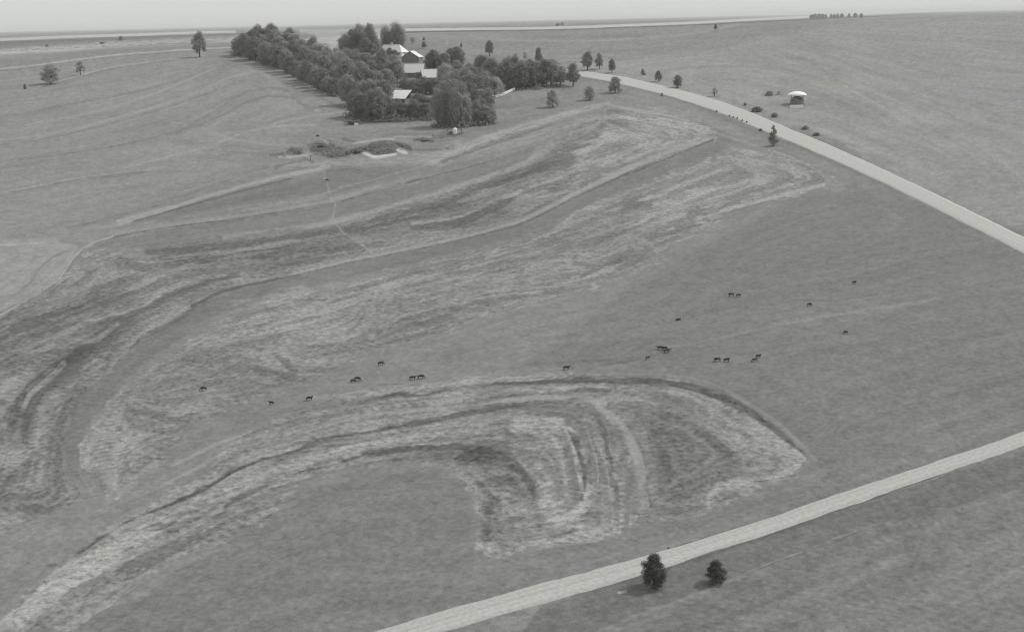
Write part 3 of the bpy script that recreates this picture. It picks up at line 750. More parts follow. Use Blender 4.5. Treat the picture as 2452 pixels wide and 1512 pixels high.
# ------------------------------------------------------------------ roads
def road(name, pts, ws, tone, seed):
    pts, ws = spline(pts, ws)
    cen = [G(a, b) for a, b in pts]
    # resample on the ground every 2 m
    xy = np.array([[p[0], p[1]] for p in cen])
    seg = np.hypot(*(xy[1:] - xy[:-1]).T)
    s = np.concatenate([[0], np.cumsum(seg)])
    # width on the ground, from the picture width measured square to the road
    gw = []
    for i, (a, b) in enumerate(pts):
        j = min(i, len(pts) - 2)
        tx, ty = pts[j + 1][0] - pts[j][0], pts[j + 1][1] - pts[j][1]
        L = math.hypot(tx, ty); nx, ny = -ty / L, tx / L
        e0 = G(a + nx * ws[i] / 2, b + ny * ws[i] / 2); e1 = G(a - nx * ws[i] / 2, b - ny * ws[i] / 2)
        g = np.array([cen[j + 1][0] - cen[j][0], cen[j + 1][1] - cen[j][1]]); g /= np.linalg.norm(g)
        dd = (e1 - e0)[:2]
        gw.append(abs(dd[0] * g[1] - dd[1] * g[0]))
    gw = np.array(gw)
    k = np.exp(-np.linspace(-1.5, 1.5, 7) ** 2); k /= k.sum()
    gw = np.convolve(np.pad(gw, 3, mode='edge'), k, 'valid')
    t = np.arange(0, s[-1], 1.2)
    cx = np.interp(t, s, xy[:, 0]); cy = np.interp(t, s, xy[:, 1]); wv = np.interp(t, s, gw)
    sk = np.exp(-np.linspace(-2, 2, 15) ** 2); sk /= sk.sum()
    cx = np.convolve(np.pad(cx, 7, mode='reflect', reflect_type='odd'), sk, 'valid')
    cy = np.convolve(np.pad(cy, 7, mode='reflect', reflect_type='odd'), sk, 'valid')
    tx = np.gradient(cx); ty = np.gradient(cy); L = np.hypot(tx, ty); nx, ny = -ty / L, tx / L
    prof = [(-1.0, -0.25), (-0.94, 0.10), (-0.7, 0.16), (-0.35, 0.22), (0, 0.25), (0.35, 0.22), (0.7, 0.16), (0.94, 0.10), (1.0, -0.25)]
    verts, uv = [], []
    for i in range(len(t)):
        jl = 0.38 * vn(np.array([t[i] / 2.2]), np.array([seed * 3.3]))[0] + 0.5 * vn(np.array([t[i] / 9.0]), np.array([seed + 40.3]))[0]
        jr = 0.38 * vn(np.array([t[i] / 2.4]), np.array([seed * 7.7]))[0] + 0.5 * vn(np.array([t[i] / 8.0]), np.array([seed + 70.1]))[0]
        for (a, h) in prof:
            half = wv[i] / 2 + (jl if a < 0 else jr) * min(1, abs(a) ** 2)
            x = cx[i] + nx[i] * a * half; y = cy[i] + ny[i] * a * half
            verts.append((x, y, float(height(x, y)) + h)); uv.append((a * wv[i] / 2, t[i]))
    n = len(prof)
    faces = [(i * n + j, (i + 1) * n + j, (i + 1) * n + j + 1, i * n + j + 1) for i in range(len(t) - 1) for j in range(n - 1)]
    mesh = bpy.data.meshes.new(name)
    mesh.from_pydata(verts, [], faces)
    ul = mesh.uv_layers.new(name='along')
    vi = np.zeros(len(mesh.loops), np.int32); mesh.loops.foreach_get('vertex_index', vi)
    ul.data.foreach_set('uv', np.array(uv, np.float32)[vi].reshape(-1))
    mesh.polygons.foreach_set('use_smooth', np.ones(len(faces), bool))
    m = bpy.data.materials.new(name + '_gravel'); m.use_nodes = True
    nn = m.node_tree.nodes; l = m.node_tree.links; b = nn['Principled BSDF']
    b.inputs['Roughness'].default_value = 0.95; b.inputs['Specular IOR Level'].default_value = 0.1
    tc = nn.new('ShaderNodeUVMap'); tc.uv_map = 'along'
    mp = nn.new('ShaderNodeMapping'); mp.inputs['Scale'].default_value = (1.5, 0.006, 1)
    nz = nn.new('ShaderNodeTexNoise'); nz.inputs['Scale'].default_value = 1.0; nz.inputs['Detail'].default_value = 5
    nz2 = nn.new('ShaderNodeTexNoise'); nz2.inputs['Scale'].default_value = 1.3; nz2.inputs['Detail'].default_value = 5
    l.new(tc.outputs[0], mp.inputs[0]); l.new(mp.outputs[0], nz.inputs['Vector']); l.new(tc.outputs[0], nz2.inputs['Vector'])
    ad = nn.new('ShaderNodeMath'); ad.operation = 'ADD'
    l.new(nz.outputs[0], ad.inputs[0]); l.new(nz2.outputs[0], ad.inputs[1])
    r = nn.new('ShaderNodeValToRGB')
    v = float(lin(tone)) / KLUM
    for e, pos, q_ in ((0, 0.38, 0.80), (1, 0.60, 1.07)):
        r.color_ramp.elements[e].position = pos
        r.color_ramp.elements[e].color = (v * q_, v * q_, v * q_ * 0.955, 1)
    hf = nn.new('ShaderNodeMath'); hf.operation = 'MULTIPLY'; hf.inputs[1].default_value = 0.5
    l.new(ad.outputs[0], hf.inputs[0]); l.new(hf.outputs[0], r.inputs[0]); l.new(r.outputs[0], b.inputs['Base Color'])
    o = link(name, mesh, m)
    o['kind'] = 'structure'
    return o


road('gravel_road', [(640, 1615), (1000, 1505)] + P("T 1269,1428 O 0,840 560,680 1100,505 1700,315 2415,68") + [(2330, 1092), (2560, 1010)],
     [50, 49, 48, 47, 42, 39, 38, 35, 33, 32], 187, 3)
road('farm_lane', [(1310, 166), (1352, 170), (1385, 174.5), (1460, 187), (1504, 196), (1646, 231), (1772, 274), (1852, 308), (1931, 340), (2048, 391), (2220, 472), (2560, 640)],
     [6, 9, 14, 18, 19, 25, 30, 30, 30, 31, 33, 38], 191, 9)


# ------------------------------------------------------------------ trees
def tree_meshes(seed, shape, n_leaf, leaf, density=1.0, sparse=False):
    """unit tree: height 1, crown about 0.8 wide; returns (trunk mesh, crown mesh)"""
    rng = random.Random(seed)
    bm = bmesh.new()
    tops = []
    if shape == 'cone':
        tube(bm, (0, 0, -0.05), (0, 0, 0.9), 0.03, 0.008, 6)
        lobes = []
        for i in range(26):
            z = 0.14 + 0.82 * (i / 25.0)
            r = 0.30 * (1 - (z - 0.1) / 0.95) ** 0.8
            a = rng.random() * 6.28
            lobes.append((Vector((math.cos(a) * r * 0.6, math.sin(a) * r * 0.6, z)), r * 0.55 + 0.04, 0.06))
    else:
        low = {'round': 0.10, 'bushy': 0.0, 'willow': 0.0, 'open': 0.14}[shape]
        tube(bm, (0, 0, -0.05), (0.01, 0, 0.30), 0.036, 0.026, 7)
        lobes = []
        nl = {'round': 26, 'bushy': 24, 'willow': 30, 'open': 15}[shape]
        for i in range(nl):
            a = i * 2.399 + rng.uniform(-0.4, 0.4)
            f = (i + 0.5) / nl
            z = low + 0.12 + (0.80 - low) * f
            prof = math.sin(math.pi * min(1, (z - low + 0.06) / (1.02 - low)) ** 0.85) ** 0.65
            r = 0.31 * prof * rng.uniform(0.55, 1.05)
            if shape == 'open':
                r *= 1.15
            c = Vector((math.cos(a) * r, math.sin(a) * r, z * rng.uniform(0.94, 1.04)))
            rad = rng.uniform(0.10, 0.17) * (0.72 if shape == 'open' else 1.0)
            lobes.append((c, rad, rad * (1.5 if shape == 'willow' else 0.85)))
            if i % 2 == 0:
                mid = Vector((c.x * 0.4, c.y * 0.4, 0.28 + (c.z - 0.28) * 0.45))
                tube(bm, (0.0, 0, 0.22 + 0.2 * f), mid, 0.018, 0.011, 5)
                tube(bm, mid, c, 0.011, 0.004, 4)
        lobes.append((Vector((0, 0, 0.55)), 0.2, 0.25))
        lobes.append((Vector((0.02, 0, 0.88)), 0.12, 0.12))
    trunk = from_bm('trunk', bm)
    vs, fs = [], []
    tot = sum(r * r for _, r, _ in lobes)
    for c, r, rz in lobes:
        k = int(n_leaf * r * r / tot)
        squash = rng.uniform(0.85, 1.15)
        for _ in range(k):
            d = Vector((rng.gauss(0, 1), rng.gauss(0, 1), rng.gauss(0.15, 1))).normalized()
            q_ = rng.random() ** (0.38 if not sparse else 0.6)
            rr = q_ * (1 + 0.22 * math.sin(d.x * 9 + seed) * math.sin(d.y * 8 + c.x * 30) + rng.uniform(-.08, .14))
            p = c + Vector((d.x * r * rr, d.y * r * rr, d.z * rz * rr * squash))
            if shape == 'willow':
                p.z -= 0.05 * rng.random()
            nrm = (d + (p - Vector((0, 0, .5))) * 1.2 + Vector((rng.gauss(0, .4), rng.gauss(0, .4), rng.gauss(0.35, .4)))).normalized()
            a = nrm.orthogonal().normalized(); b = nrm.cross(a)
            ang = rng.random() * 6.28
            a, b = a * math.cos(ang) + b * math.sin(ang), b * math.cos(ang) - a * math.sin(ang)
            s = leaf * rng.uniform(0.6, 1.4)
            n0 = len(vs)
            for sx, sy in ((-1, -.5), (0, -1), (1, .4), (.1, 1)):
                vs.append(p + a * s * sx + b * s * sy * 0.8 + nrm * s * rng.uniform(-.25, .25))
            fs.append((n0, n0 + 1, n0 + 2, n0 + 3))
    crown = bpy.data.meshes.new('crown')
    crown.from_pydata([tuple(v) for v in vs], [], fs)
    return trunk, crown


PROTO = {}
for kind, shape, n, lf, sp, cnt in (('round', 'round', 3600, 0.021, False, 4), ('bushy', 'bushy', 3000, 0.023, False, 3), ('willow', 'willow', 3800, 0.019, False, 3),
                                    ('open', 'open', 1300, 0.021, True, 3), ('cone', 'cone', 2600, 0.02, False, 2), ('fine', 'bushy', 10000, 0.0145, False, 1),
                                    ('finebush', 'bushy', 7500, 0.015, False, 1)):
    for j in range(cnt):
        tk, cr = tree_meshes(hash((shape, j, n)) % 1 + j * 17 + len(kind) * 5, shape, n, lf, sparse=sp)
        tk.materials.append(M_BARK)
        crs = []
        for mm in M_LEAF:
            c_ = cr.copy(); c_.name = 'crown'; c_.materials.append(mm); crs.append(c_)
        PROTO.setdefault(kind, []).append((tk, crs))
trng = random.Random(5)
ORD = ['first', 'second', 'third', 'fourth', 'fifth', 'sixth', 'seventh', 'eighth', 'ninth', 'tenth', 'eleventh', 'twelfth', 'thirteenth',
       'fourteenth', 'fifteenth', 'sixteenth', 'seventeenth', 'eighteenth', 'nineteenth', 'twentieth']


def tree(u, v, h, wd, kind, tone, label, cat='tree', group=None, name=None, p=None, sink=0.0):
    """base at picture point (u, v); h and wd are the height and crown width in picture units"""
    if p is None:
        p = G(u, v)
    s = mpp(p)
    H = h * s; Wm = wd * s
    pr = trng.choice(PROTO[kind])
    name = name or {'cone': 'cedar_tree', 'willow': 'willow_tree', 'open': 'sparse_tree', 'bushy': 'leafy_shrub' if cat in ('bush', 'shrub') else 'bushy_tree'}.get(kind, 'broadleaf_tree')
    o = thing(name, label, cat, (p[0], p[1], p[2] - sink * H), trng.random() * 6.28, group)
    kx = {'cone': 0.62, 'open': 0.84}.get(kind, 0.84)
    o.scale = (Wm / kx, Wm / kx * trng.uniform(.9, 1.1), H)
    link('trunk', pr[0], None, o)
    link('crown', pr[1][tone], None, o)
    return o


# named single trees
SINGLE = [
    ("O 505,925", 86, 70, 'fine', 3, "tall full dark tree overlapping the near gravel road at the bottom", None),
    ("O 1085,890", 58, 58, 'finebush', 3, "low dark round tree in the verge right of the tree beside the near road", None),
    ("H 1960,462", 60, 42, 'round', 1, "large lone tree on the hill crest left of the shelterbelt", None),
    ("H 500,726", 50, 56, 'bushy', 2, "wide pale spreading tree on the left hillside near the edge", None),
    ("H 790,642", 34, 30, 'open', 0, "small thin tree right of the wide pale tree on the left hill", None),
    ("J 1840,495", 37, 28, 'round', 0, "lone dark tree in the open field above the farm grove", None),
    ("K 620,640", 48, 24, 'round', 0, "slim dark tree whose top rises above the right end of the grove", None),
    ("K 1210,672", 45, 40, 'round', 0, "round tree on a clear trunk just above the start of the farm lane", None),
    ("K 1355,655", 38, 26, 'round', 1, "smaller slender tree right beside the round tree above the farm lane", None),
    ("K 1505,700", 34, 24, 'round', 0, "small upright tree at the upper verge where the lane passes behind a bush", None),
    ("K 1035,862", 54, 42, 'round', 0, "tree with a narrow top at the lane's left end by the grove", None),
    ("K 1545,945", 41, 40, 'bushy', 1, "bushy tree standing in front of the farm lane and hiding part of it", None),
    ("K 1235,1032", 36, 34, 'bushy', 2, "bushy pale tree below the lane's left end", None),
    ("K 790,1115", 44, 40, 'bushy', 2, "bushy pale tree in the pasture below the right end of the grove", None),
    ("K 2065,805", 27, 21, 'bushy', 0, "small oval tree above the lane, second from the left on the upper verge", None),
    ("K 2300,880", 32, 30, 'bushy', 0, "broad small tree hugging the upper side of the farm lane", None),
    ("L 470,803", 22, 23, 'open', 1, "faint shrubby tree on the upper verge of the lane, right of the broad small tree", None),
    ("L 1000,1248", 50, 30, 'cone', 0, "dark pointed cedar on the lower edge of the farm lane at right", None),
    ("L 480,206", 15, 10, 'round', 0, "tiny lone tree near the upper right field crest", None),
    ("J 1045,405", 16, 15, 'round', 0, "little round tree on the field behind the white roofed house", None),
    ("J 1045,315", 9, 8, 'round', 0, "tiny tree just above the little round tree behind the house", None),
    ("J 905,355", 18, 18, 'open', 1, "thin small tree beside the tall trees behind the house", None),
    ("J 1498,402", 13, 7, 'round', 0, "tiny dark tree in the field left of the lone dark tree", None),
    ("H 1185,300", 11, 13, 'bushy', 0, "small bush on the pale far field at the upper left", None),
]
for s, h, wd, kind, tone, lab, nm in SINGLE:
    (u, v), = P(s)
    tree(u, v, h, wd, kind, tone, lab, name=nm)
SHRUB = [
    ("K 1880,722", 16, 14, 'cone', 0, "tiny pointed dark shrub on the lane's upper verge", 'cedar_shrub'),
    ("H 245,772", 13, 10, 'bushy', 0, "small dark bush at the far left edge of the hillside", None),
    ("H 460,356", 5, 10, 'bushy', 0, "low dark bush on the pale band at the far left", None),
    ("H 1000,330", 5, 14, 'bushy', 0, "flat low bush left of the small bush on the far field", None),
    ("L 850,935", 12, 34, 'bushy', 0, "widest of the low bushes above the lane, left of the feeder", None),
    ("L 1010,985", 11, 24, 'bushy', 1, "low pale bush just above the lane, below the round feeder", None),
    ("L 745,880", 7, 11, 'bushy', 1, "small low bush left of the widest bush above the lane", None),
    ("L 965,790", 11, 26, 'bushy', 1, "flat bush left of the white roofed round feeder", None),
    ("L 1050,785", 10, 16, 'open', 2, "pale brush pile touching the left side of the round feeder", 'brush_pile'),
    ("L 1290,1095", 9, 22, 'bushy', 1, "low bush on the upper verge above the dark pointed cedar", None),
    ("L 1390,1150", 8, 26, 'bushy', 1, "low wide bush on the upper verge right of the cedar", None),
    ("L 490,940", 5, 6, 'bushy', 0, "single tuft on the lower edge of the lane, left of the row of tufts", None),
    ("K 2110,975", 8, 9, 'bushy', 1, "small tuft of brush on the lower edge of the lane near its left half", None),
    ("L 885,1110", 6, 12, 'bushy', 0, "low tuft on the lower lane edge just left of the cedar", None),
    ("M 275,640", 5, 24, 'bushy', 0, "dark bush at the left end of the eroded gully", None),
    ("M 560,560", 6, 26, 'bushy', 0, "dark bush at the head of the weedy hollow in the gully", None),
    ("M 1000,630", 6, 20, 'bushy', 0, "dark bush at the left foot of the gully mound", None),
    ("M 1090,600", 6, 14, 'bushy', 0, "small dark bush on the left slope of the gully mound", None),
    ("M 700,690", 6, 24, 'bushy', 0, "low dark brush along the lower rim of the weedy hollow", None),
    ("M 870,645", 6, 10, 'bushy', 0, "small dark bush between the weedy hollow and the mound", None),
    ("M 1540,560", 4, 18, 'bushy', 0, "dark brush in the pit right of the gully mound", None),
    ("M 1810,492", 4, 24, 'bushy', 0, "low dark brush in the small hollow at the gully's right end", None),
    ("J 1370,1440", 9, 14, 'bushy', 0, "dark weeds at the foot of the small white tank", None),
    ("O 640,560", 4, 6, 'bushy', 0, "tiny tuft on the upper edge of the near gravel road", None),
]
for s, h, wd, kind, tone, lab, nm in SHRUB:
    (u, v), = P(s)
    tree(u, v + 1.0, h * 1.15, wd, kind, tone, lab, cat='bush', name=nm, sink=.12)
for i, (x, y) in enumerate(((605, 985), (640, 995), (675, 1005), (720, 1026), (760, 1040))):
    (u, v), = P(f"L {x},{y}")
    tree(u, v, 4.5, 6, 'bushy', 0, ORD[i] + ' from the left of the short row of tufts on the lane edge', cat='bush', group='row of tufts along the farm lane')

# far copses on the crest and the plain
for u, v, h, wd, lab in ((1336, 63, 8, 14, 'left tree of the pair far off on the plain above the grove'), (1346, 62, 9, 12, 'right tree of the pair far off on the plain above the grove')):
    tree(u, v, h, wd, 'bushy', 0, lab)
for i, (u, h, wd) in enumerate(((1944, 12, 14), (1952, 14, 13), (1961, 14, 14), (1970, 13, 14), (1977, 11, 10))):
    tree(u, 47 - i * .3, h, wd, 'bushy', 0, ORD[i] + ' from the left in the dense dark clump on the far right crest', group='trees of the far right crest')
for i, (u, h, wd) in enumerate(((1990, 12, 9), (1998, 11, 12), (2006, 12, 9), (2016, 12, 13), (2033, 12, 9), (2048, 12, 14), (2062, 11, 12))):
    tree(u, 45.5 - i * .35, h, wd, 'round', 0, ORD[i] + ' from the left in the gappy tree row on the far right crest', group='trees of the far right crest')


def WORD(pts):
    return 'from the left'


def row(pts, n, h, wd, kind, tones, lab, grp, jit=5.0):
    pts = P(pts)
    L = [0]
    for a, b in zip(pts[:-1], pts[1:]):
        L.append(L[-1] + math.hypot(b[0] - a[0], (b[1] - a[1]) * 2))
    for i in range(n):
        t = L[-1] * (i + 0.5) / n
        u = np.interp(t, L, [q_[0] for q_ in pts]) + trng.uniform(-jit, jit)
        v = np.interp(t, L, [q_[1] for q_ in pts]) + trng.uniform(-jit, jit) * .35
        k = trng.choice((.78, .9, .97, 1.03, 1.1, 1.16))
        lb = lab if n == 1 else f'{ORD[i]} {WORD(pts)}, {lab}'
        assert len(lb.split()) <= 16, lb
        tree(u, v, h * k, wd * trng.uniform(.9, 1.15), kind if isinstance(kind, str) else trng.choice(kind), trng.choice(tones), lb, group=grp, sink=.07)


BELT = 'trees of the shelterbelt'
row("I 280,470 520,545 780,625 1000,740 1240,860 1500,985", 18, 50, 48, ('round', 'bushy'), (0, 0, 1), 'broadleaf tree in the outer row of the shelterbelt', BELT)
row("I 420,440 800,510 1100,625 1400,770 1650,900", 16, 57, 50, ('round', 'bushy'), (0, 1, 1), 'broadleaf tree in the middle row of the shelterbelt', BELT)
row("I 650,420 1000,480 1300,640 1600,790", 12, 60, 50, ('round', 'bushy'), (1, 1, 2), 'broadleaf tree in the inner row of the shelterbelt', BELT)
row("I 330,440 960,430", 8, 56, 50, 'round', (0, 1), 'tall tree at the far upper end of the shelterbelt', BELT, 3)
GR = 'trees of the farm grove'
row("J 90,520 470,530", 5, 70, 52, ('round',), (0, 0, 1), 'tall tree in the clump left of the gabled house', GR)
row("J 130,420 420,400", 3, 56, 46, ('round',), (0, 1), 'tree behind the clump left of the gabled house', GR)
row("J 550,395 780,385", 4, 54, 40, ('willow', 'round'), (1, 1, 0), 'tall loose tree directly behind the white gabled house', GR, 3)
row("J 600,540 720,530", 2, 26, 24, 'bushy', (0,), 'small dark tree in front of the white gabled house', GR, 2)
row("J 1070,655 1520,620", 7, 46, 42, ('round', 'bushy'), (0, 0, 1), 'dark tree right of the gable fronted house', GR)
row("J 30,880 200,930 420,960 620,900", 7, 70, 54, ('round', 'bushy'), (1, 1, 0), 'tree in the left middle of the farm grove', GR)
row("J -150,640 150,700 400,690 720,690", 8, 52, 48, ('round', 'bushy'), (1, 1, 2), 'paler tree in the grove left of the barn roofs', GR)
row("J 400,820 560,800 780,830", 4, 50, 46, ('round', 'bushy'), (1, 0), 'tree just left of the barn and the tilted shed roof', GR)
row("J 800,900 930,950 1120,960 1300,960", 8, 42, 44, ('round', 'bushy'), (0, 1), 'tree between the barn roofs and the tilted shed roof', GR)
row("J 960,800 980,800", 1, 22, 22, 'bushy', (1,), 'small round tree just below the pale barn roof', GR, 1)
row("J 1280,900 1500,980 1750,1000 1930,980", 8, 66, 54, ('round', 'willow'), (1, 1, 2), 'pale crowned tree in the middle right of the farm grove', GR)
row("J 1300,780 1850,800", 5, 42, 46, ('round',), (1,), 'tree in the upper grove behind the pale crowned trees', GR)
row("J 150,1225 330,1265 500,1285 680,1275", 6, 76, 54, ('round', 'bushy'), (0, 0, 1), 'dark tree on the grove edge above the small low shelter', GR)
row("J 80,1080 350,1120 600,1110", 6, 70, 54, ('round',), (0, 1), 'dark tree in the second row above the low shelter', GR)
row("J 700,1255 900,1250 1100,1255", 6, 46, 46, ('bushy',), (0, 0), 'low dark tree at the grove edge under the tilted roof', GR, 3)
row("J 930,1130 1130,1140", 3, 34, 40, ('bushy',), (0,), 'dark low tree right of the tilted shed roof', GR, 3)
row("J 1190,1345 1330,1352 1480,1352 1580,1335", 6, 98, 44, ('willow', 'willow', 'round'), (1, 0, 1), 'tall willow like tree behind the small white tank', GR, 4)
row("J 1230,1180 1560,1180", 4, 74, 50, ('willow', 'round'), (1, 1), 'tree behind the tall willow like trees', GR)
row("J 1660,1315 1760,1322 1870,1295", 5, 56, 42, ('round', 'bushy'), (0, 0, 1), 'dark tree at the lower right corner of the grove', GR, 4)
row("J 1650,1130 1850,1090", 4, 46, 46, ('round', 'bushy'), (1, 0), 'tree behind the lower right corner of the grove', GR, 4)
row("K 30,840 200,885 420,885 600,865 890,855", 14, 62, 50, ('round', 'bushy'), (0, 0, 1), 'dark tree behind the white board fence', GR)
row("K -150,720 100,760 300,780 520,760 820,790", 11, 54, 48, ('round', 'bushy'), (1, 0), 'paler tree at the upper right back of the grove', GR)
row("K 200,560 480,545", 3, 20, 16, ('open',), (1,), 'thin small tree along the upper right grove edge', GR)


# ------------------------------------------------------------------ buildings
def building(name, label, uv, L, Wd, hw, hr, rot, roof='gable', wm=None, rm=None, chim=False, openfront=False, cat='house', plinth=1.0, wins=2):
    p = G(*uv)
    o = thing(name, label, cat, p, rot)
    wm = wm or M_WHITE; rm = rm or M_ROOF
    bm = bmesh.new()
    a, b = L / 2, Wd / 2
    z0 = -1.6
    if openfront:
        t = 0.15
        box(bm, -a, a, b - t, b, z0, hw + hr * .55)
        box(bm, -a, -a + t, -b, b - t - .003, z0, hw)
        box(bm, a - t, a, -b, b - t - .003, z0, hw)
        for k in range(4):
            x = -a + t + .1 + (L - 2 * t - .4) * k / 3
            box(bm, x, x + .2, -b, -b + .2, z0, hw - .05)
    elif roof == 'gable':
        vs = [bm.verts.new(c) for c in ((-a, -b, z0), (a, -b, z0), (a, b, z0), (-a, b, z0), (-a, -b, hw), (a, -b, hw), (a, b, hw), (-a, b, hw), (-a, 0, hw + hr - .12), (a, 0, hw + hr - .12))]
        for f in ((0, 1, 5, 4), (2, 3, 7, 6), (1, 2, 6, 9, 5), (3, 0, 4, 8, 7), (0, 3, 2, 1), (4, 5, 9, 8), (8, 9, 6, 7)):
            bm.faces.new([vs[i] for i in f])
    else:
        box(bm, -a, a, -b, b, z0, hw)
    part('wall', bm, wm, o)
    bm = bmesh.new()
    ov = 0.45
    A, B = a + ov, b + ov
    th_ = 0.14
    if openfront:
        lo, hi = hw + .02, hw + hr
        q0 = [(-A, -B, lo), (A, -B, lo), (A, B, hi), (-A, B, hi)]
        vs = [bm.verts.new(c) for c in q0] + [bm.verts.new((c[0], c[1], c[2] + th_)) for c in q0]
        for f in ((3, 2, 1, 0), (4, 5, 6, 7), (0, 1, 5, 4), (1, 2, 6, 5), (2, 3, 7, 6), (3, 0, 4, 7)):
            bm.faces.new([vs[i] for i in f])
    else:
        e = hw - ov * hr / b
        if roof == 'gable':
            rx0, rx1 = -A, A
        elif roof == 'half':
            rx0, rx1 = -A, a - b * .9
        else:
            rx0, rx1 = -a + b * .9, a - b * .9
        base = [(-A, -B, e), (A, -B, e), (A, B, e), (-A, B, e), (rx0, 0, hw + hr), (rx1, 0, hw + hr)]
        vs = [bm.verts.new(c) for c in base]
        top = [bm.verts.new((c[0], c[1], c[2] + th_)) for c in base]
        for f in ((0, 1, 5, 4), (2, 3, 4, 5), (1, 2, 5), (3, 0, 4)):
            if roof == 'gable' and len(f) == 3:
                continue
            if roof == 'half' and f == (3, 0, 4):
                continue
            bm.faces.new([top[i] for i in f]); bm.faces.new([vs[i] for i in f][::-1])
        for i, j in ((0, 1), (2, 3)):
            bm.faces.new((vs[i], vs[j], top[j], top[i]))
        if roof == 'gable':
            for i, j in ((1, 5), (5, 2), (3, 4), (4, 0)):
                bm.faces.new((vs[i], vs[j], top[j], top[i]))
        elif roof == 'half':
            for i, j in ((1, 2), (3, 4), (4, 0)):
                bm.faces.new((vs[i], vs[j], top[j], top[i]))
        else:
            for i, j in ((1, 2), (3, 0)):
                bm.faces.new((vs[i], vs[j], top[j], top[i]))
    ro = part('roof', bm, rm, o)
    if roof in ('gable', 'half') and not openfront:
        bm = bmesh.new(); box(bm, (-A), (rx1), -.12, .12, hw + hr + th_ - .03, hw + hr + th_ + .07)
        part('ridge_cap', bm, rm, ro)
    if chim:
        bm = bmesh.new(); box(bm, -a * .3, -a * .3 + .8, -.4, .4, hw, hw + hr + 1.1); box(bm, -a * .3 - .08, -a * .3 + .88, -.48, .48, hw + hr + 1.103, hw + hr + 1.3)
        part('chimney', bm, M_CONC, ro)
    if not openfront:
        bm = bmesh.new(); box(bm, -.5 + a * .25, .5 + a * .25, -b - .06, -b + .02, -.1, 2.1)
        d = part('door', bm, M_WOOD, o)
        wmesh = None
        for k in range(wins):
            for side in (-1, 1):
                x = -a + L * (k + .5) / wins
                if abs(x - a * .25) < .9 and side < 0:
                    continue
                bm = bmesh.new(); box(bm, x - .5, x + .5, side * b - .05, side * b + .05, .9, min(2.1, hw - .2))
                wf = part('window', bm, M_WHITE if wm is not M_WHITE else M_WOOD, o)
                bm = bmesh.new(); box(bm, x - .4, x + .4, side * b - .07, side * b + .07, 1.0, min(2.0, hw - .3))
                part('pane', bm, M_GLASS, wf)
        for side in (-1, 1):
            bm = bmesh.new(); box(bm, side * a - .05, side * a + .05, -.5, .5, .9, min(2.1, hw - .1))
            wf = part('window', bm, M_WHITE if wm is not M_WHITE else M_WOOD, o)
            bm = bmesh.new(); box(bm, side * a - .07, side * a + .07, -.4, .4, 1.0, min(2.0, hw - .2))
            part('pane', bm, M_GLASS, wf)
    return o, p


R = math.radians
building('farmhouse', 'white gabled farmhouse with a long bright roof among the tall trees', P("J 690,500")[0], 15, 8, 2.8, 4.2, R(-28), 'half', chim=True, wins=4)
building('gable_fronted_house', 'house with its dark gable end forward and pale roof slopes, below the farmhouse', P("J 905,560")[0], 11, 10.5, 2.6, 3.4, R(80), 'gable', wm=M_WALLG, rm=M_ROOF, wins=3)
building('barn', 'pale roofed barn in the middle of the farmyard, under the gable fronted house', P("J 940,745")[0], 10.5, 9, 2.6, 4.3, R(-12), 'gable', wm=M_WALLG, rm=M_ROOF2, cat='barn', wins=2)
building('machine_shed', 'pale roofed shed right of and lower than the barn', P("J 1120,800")[0], 9, 7.5, 2.4, 4.0, R(14), 'gable', wm=M_WALLG, rm=M_ROOF2, cat='shed', wins=2)
so_, sp_ = building('open_shed', 'open fronted shed with a bright tilted metal roof at the lower side of the grove', P("J 760,1075")[0], 8.6, 6.5, 2.6, 3.9, R(-24), 'shed', wm=M_WALLG, rm=M_ROOF, openfront=True, cat='shed')
# low calf shelter
p = G(*P("J 195,1325")[0])
o = thing('low_shelter', 'small low animal shelter with a dark sagging roof at the grove edge', 'shelter', p, R(8))
bm = bmesh.new()
for x in (-2.4, 0, 2.2):
    for y in (-1.1, 1.1):
        box(bm, x, x + .18, y, y + .18, -.6, 1.35 + (.35 if y > 0 else 0))
part('post', bm, M_WOOD, o)
bm = bmesh.new()
for (x0, x1, z0, z1) in ((-2.9, .2, 1.8, 1.35), (.2, 2.8, 1.35, 1.75)):
    vs = [bm.verts.new(c) for c in ((x0, -1.5, z0 - .2), (x1, -1.5, z1 - .2), (x1, 1.6, z1 + .35), (x0, 1.6, z0 + .35))]
    vt = [bm.verts.new((v_.co.x, v_.co.y, v_.co.z + .14)) for v_ in vs]
    for f in ((0, 1, 2, 3),):
        bm.faces.new([vt[i] for i in f]); bm.faces.new([vs[i] for i in f][::-1])
    for i in range(4):
        bm.faces.new((vs[i], vs[(i + 1) % 4], vt[(i + 1) % 4], vt[i]))
part('roof', bm, M_ROOFD, o)
bm = bmesh.new(); box(bm, .2, 2.2, -1.3, -1.2, -.5, .85)
part('board_front', bm, M_WHITE, o)
bm = bmesh.new(); box(bm, -2.3, 2.3, 1.22, 1.3, -.5, 1.5)
part('back_wall', bm, M_WALLG, o)

